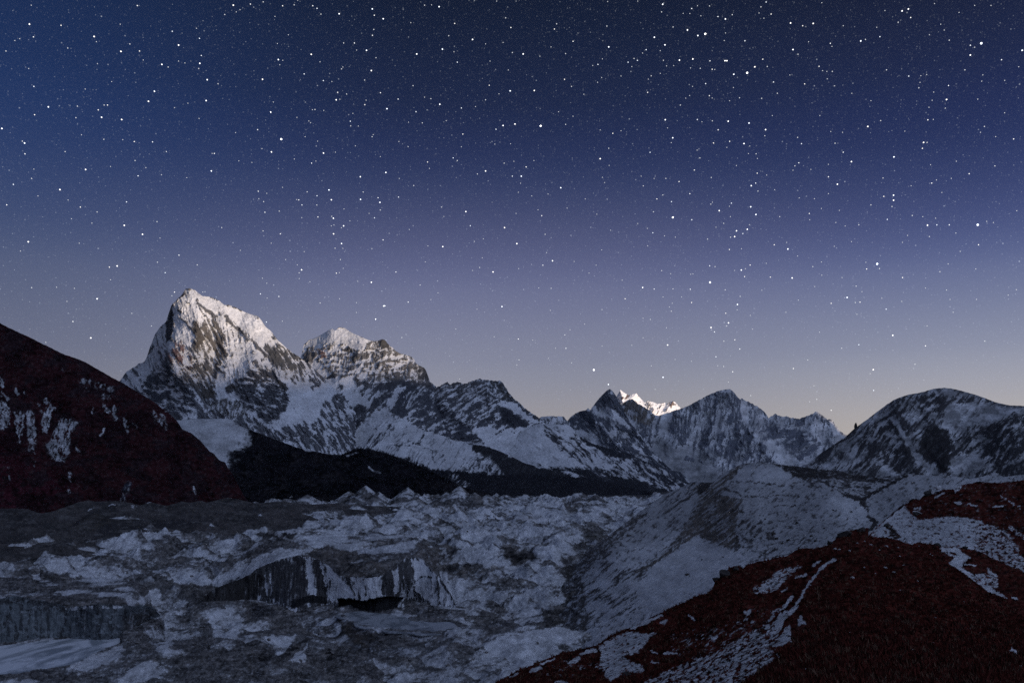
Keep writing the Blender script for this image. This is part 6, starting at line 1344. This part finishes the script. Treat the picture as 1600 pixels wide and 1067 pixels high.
STARS += sky_px(1000, 0, 3.44, [(122,25,3),(116,66,2),(278,48,2),(374,34,2),(309,33,1),(268,75,1),(327,87,1),(419,91,2),(459,104,3),(496,81,2),(351,184,4),(311,193,3),(255,163,3),(77,202,3),(134,243,3),(109,274,1),(33,269,2),(14,287,1),(126,326,2),(212,325,3),(284,319,3),(376,329,2),(457,328,3),(467,328,3),(324,369,2),(388,374,2),(402,375,1),(576,393,4),(504,401,3),(617,361,3),(684,359,2),(660,320,2),(564,221,2),(650,39,2),(640,72,1),(678,13,2),(666,100,1),(60,409,2),(109,396,1),(45,427,1),(143,356,1),(41,498,2),(217,566,2),(353,451,2),(282,466,1),(502,472,1),(535,527,2),(481,543,1),(373,516,2),(388,528,1),(267,515,1),(246,529,1),(654,530,2),(136,645,3),(308,644,2),(333,656,1),(389,651,2),(474,653,3),(420,699,2),(586,663,3),(675,698,3),(671,731,2),(148,689,1),(176,742,3),(168,768,1),(395,770,2),(482,761,2),(467,793,1),(559,773,3),(590,786,1),(583,827,1),(624,828,2),(631,853,1),(54,820,2),(322,850,2),(518,891,1),(292,915,2),(383,955,2),(630,932,2),(139,960,2),(210,977,2),(76,960,1),(18,1000,2),(598,999,3),(622,985,2),(634,1028,2),(268,1042,2),(122,1049,1),(307,808,1),(681,942,1),(6,948,1),(181,354,1),(272,367,1),(178,147,2),(460,179,1),(232,74,1),(453,220,1)])
STARS += sky_px(1000, 300, 3.335, [(88,37,2),(120,16,1),(164,51,2),(70,104,2),(171,133,4),(270,145,2),(369,64,2),(377,54,1),(477,59,2),(466,75,1),(413,98,3),(577,78,3),(604,118,3),(471,129,1),(436,164,2),(396,184,1),(503,203,3),(559,195,3),(536,217,2),(493,233,3),(472,236,2),(570,171,1),(466,300,2),(529,296,1),(352,246,2),(67,213,2),(38,190,1),(128,229,1),(184,236,1),(40,281,1),(113,410,2),(160,426,1),(264,429,1),(276,427,1),(363,385,2),(391,389,2),(365,471,4),(528,407,3),(549,400,1),(574,381,2),(545,441,2),(493,409,1),(444,510,2),(262,507,2),(172,505,2),(74,506,2),(14,498,3),(120,547,1),(217,547,1),(168,580,1),(153,599,1),(163,621,2),(269,576,2),(522,544,2),(508,586,3),(506,614,1),(635,512,1),(447,632,2),(461,682,3),(452,698,2),(370,706,3),(388,729,2),(54,664,2),(16,658,1),(138,707,1),(144,797,3),(494,770,2),(437,777,2),(520,818,2),(396,858,2),(405,905,1),(436,909,2),(483,936,2),(267,882,1),(120,965,3),(461,990,1),(577,1060,2),(79,1028,1),(59,905,1),(183,872,1),(658,372,1),(575,643,1),(586,714,1),(16,760,1)])

STAR_R = {4: 1.45, 3: 1.0, 2: 0.76, 1: 0.62}
STAR_E = {4: 3.4, 3: 2.3, 2: 1.6, 1: 0.95}
STAR_D = 120000.0
def star_mat(m):
    mt = bpy.data.materials.new('starlight'); mt.use_nodes = True
    N, K = mt.node_tree.nodes, mt.node_tree.links
    N.clear()
    e = N.new('ShaderNodeEmission'); o = N.new('ShaderNodeOutputMaterial')
    oi = N.new('ShaderNodeObjectInfo'); r = N.new('ShaderNodeValToRGB')
    r.color_ramp.elements[0].color = (0.80, 0.88, 1, 1); r.color_ramp.elements[1].color = (1, 0.96, 0.90, 1)
    K.new(oi.outputs['Random'], r.inputs[0]); K.new(r.outputs[0], e.inputs[0])
    e.inputs[1].default_value = STAR_E[m]
    K.new(e.outputs[0], o.inputs[0])
    mt.cycles.emission_sampling = 'NONE'
    return mt

_s = 1 / math.sqrt(3)
OCTA_V = [(1, 0, 0), (-1, 0, 0), (0, 1, 0), (0, -1, 0), (0, 0, 1), (0, 0, -1)] + [(a * _s, b * _s, c * _s) for a in (1, -1) for b in (1, -1) for c in (1, -1)]
def ball_faces():
    """A small ball of 24 faces on the 14 points above."""
    f = []
    for c in range(6, 14):
        v = OCTA_V[c]
        ax = [0 if v[0] > 0 else 1, 2 if v[1] > 0 else 3, 4 if v[2] > 0 else 5]
        for i in range(3):
            f.append((c, ax[i], ax[(i + 1) % 3]))
    return f
BALL_F = ball_faces()

BRIGHT = [((1102, 53), 'brightest star of the sky, near the upper edge, a smaller one close beside it'),
          ((1167, 114), 'bright star at the right end of a pair below the brightest star'),
          ((1533, 68), 'bright star high in the upper right corner, two small ones beside it'),
          ((1527, 351), 'bright star low on the far right, alone above the rounded rocky hill'),
          ((440, 217), 'large lone star high above the gap beside the white pyramid peak'),
          ((845, 197), 'bright star high over the middle of the jagged ridge and the pass'),
          ((928, 578), 'bright star just above the dark pointed peak and the pass'),
          ((1051, 340), 'bright star right of the middle, half way up the sky'),
          ((1109, 441), 'bright double-looking star low over the broad massif'),
          ((1370, 412), 'bright star over the rounded hill with a faint one just below it')]
def stars():
    protos = {}
    faint = []
    n2 = 0
    for x, y, m in STARS:
        if m == 2:
            n2 += 1
        if m == 1 or (m == 2 and n2 * 7 % 15 >= 8):
            faint.append((x, y, m)); continue
        P = Vector(at(x, y, STAR_D))
        r = STAR_R[m] * P.length / F * 0.97
        if m not in protos:
            me = bpy.data.meshes.new('star')
            me.from_pydata(OCTA_V, [], BALL_F); me.materials.append(star_mat(m)); me.update()
            o = bpy.data.objects.new('star', me); protos[m] = o
        else:
            o = protos[m].copy()
        SC.collection.objects.link(o)
        o.location = P; o.scale = (r, r, r)
        if m == 4:
            lab = min(BRIGHT, key=lambda b: (b[0][0] - x) ** 2 + (b[0][1] - y) ** 2)[1]
            tag(o, lab, 'star', 'stars in the night sky')
        elif m == 3:
            tag(o, 'bright white star, one of many scattered over the night sky', 'star', 'bright stars in the night sky')
        else:
            tag(o, 'small white star, one of many scattered over the night sky', 'star', 'small stars in the night sky')
    V, Fc = [], []
    for x, y, m in faint:
        P = Vector(at(x, y, STAR_D)); r = STAR_R[m] * P.length / F
        k = len(V)
        V += [(P.x + r * v[0], P.y + r * v[1], P.z + r * v[2]) for v in OCTA_V]
        Fc += [tuple(i + k for i in f) for f in BALL_F]
    me = bpy.data.meshes.new('faint_stars'); me.from_pydata(V, [], Fc); me.materials.append(star_mat(1)); me.update()
    o = bpy.data.objects.new('faint_stars', me); SC.collection.objects.link(o)
    tag(o, 'countless faint stars between the brighter ones', 'stars', kind='stuff')
stars()
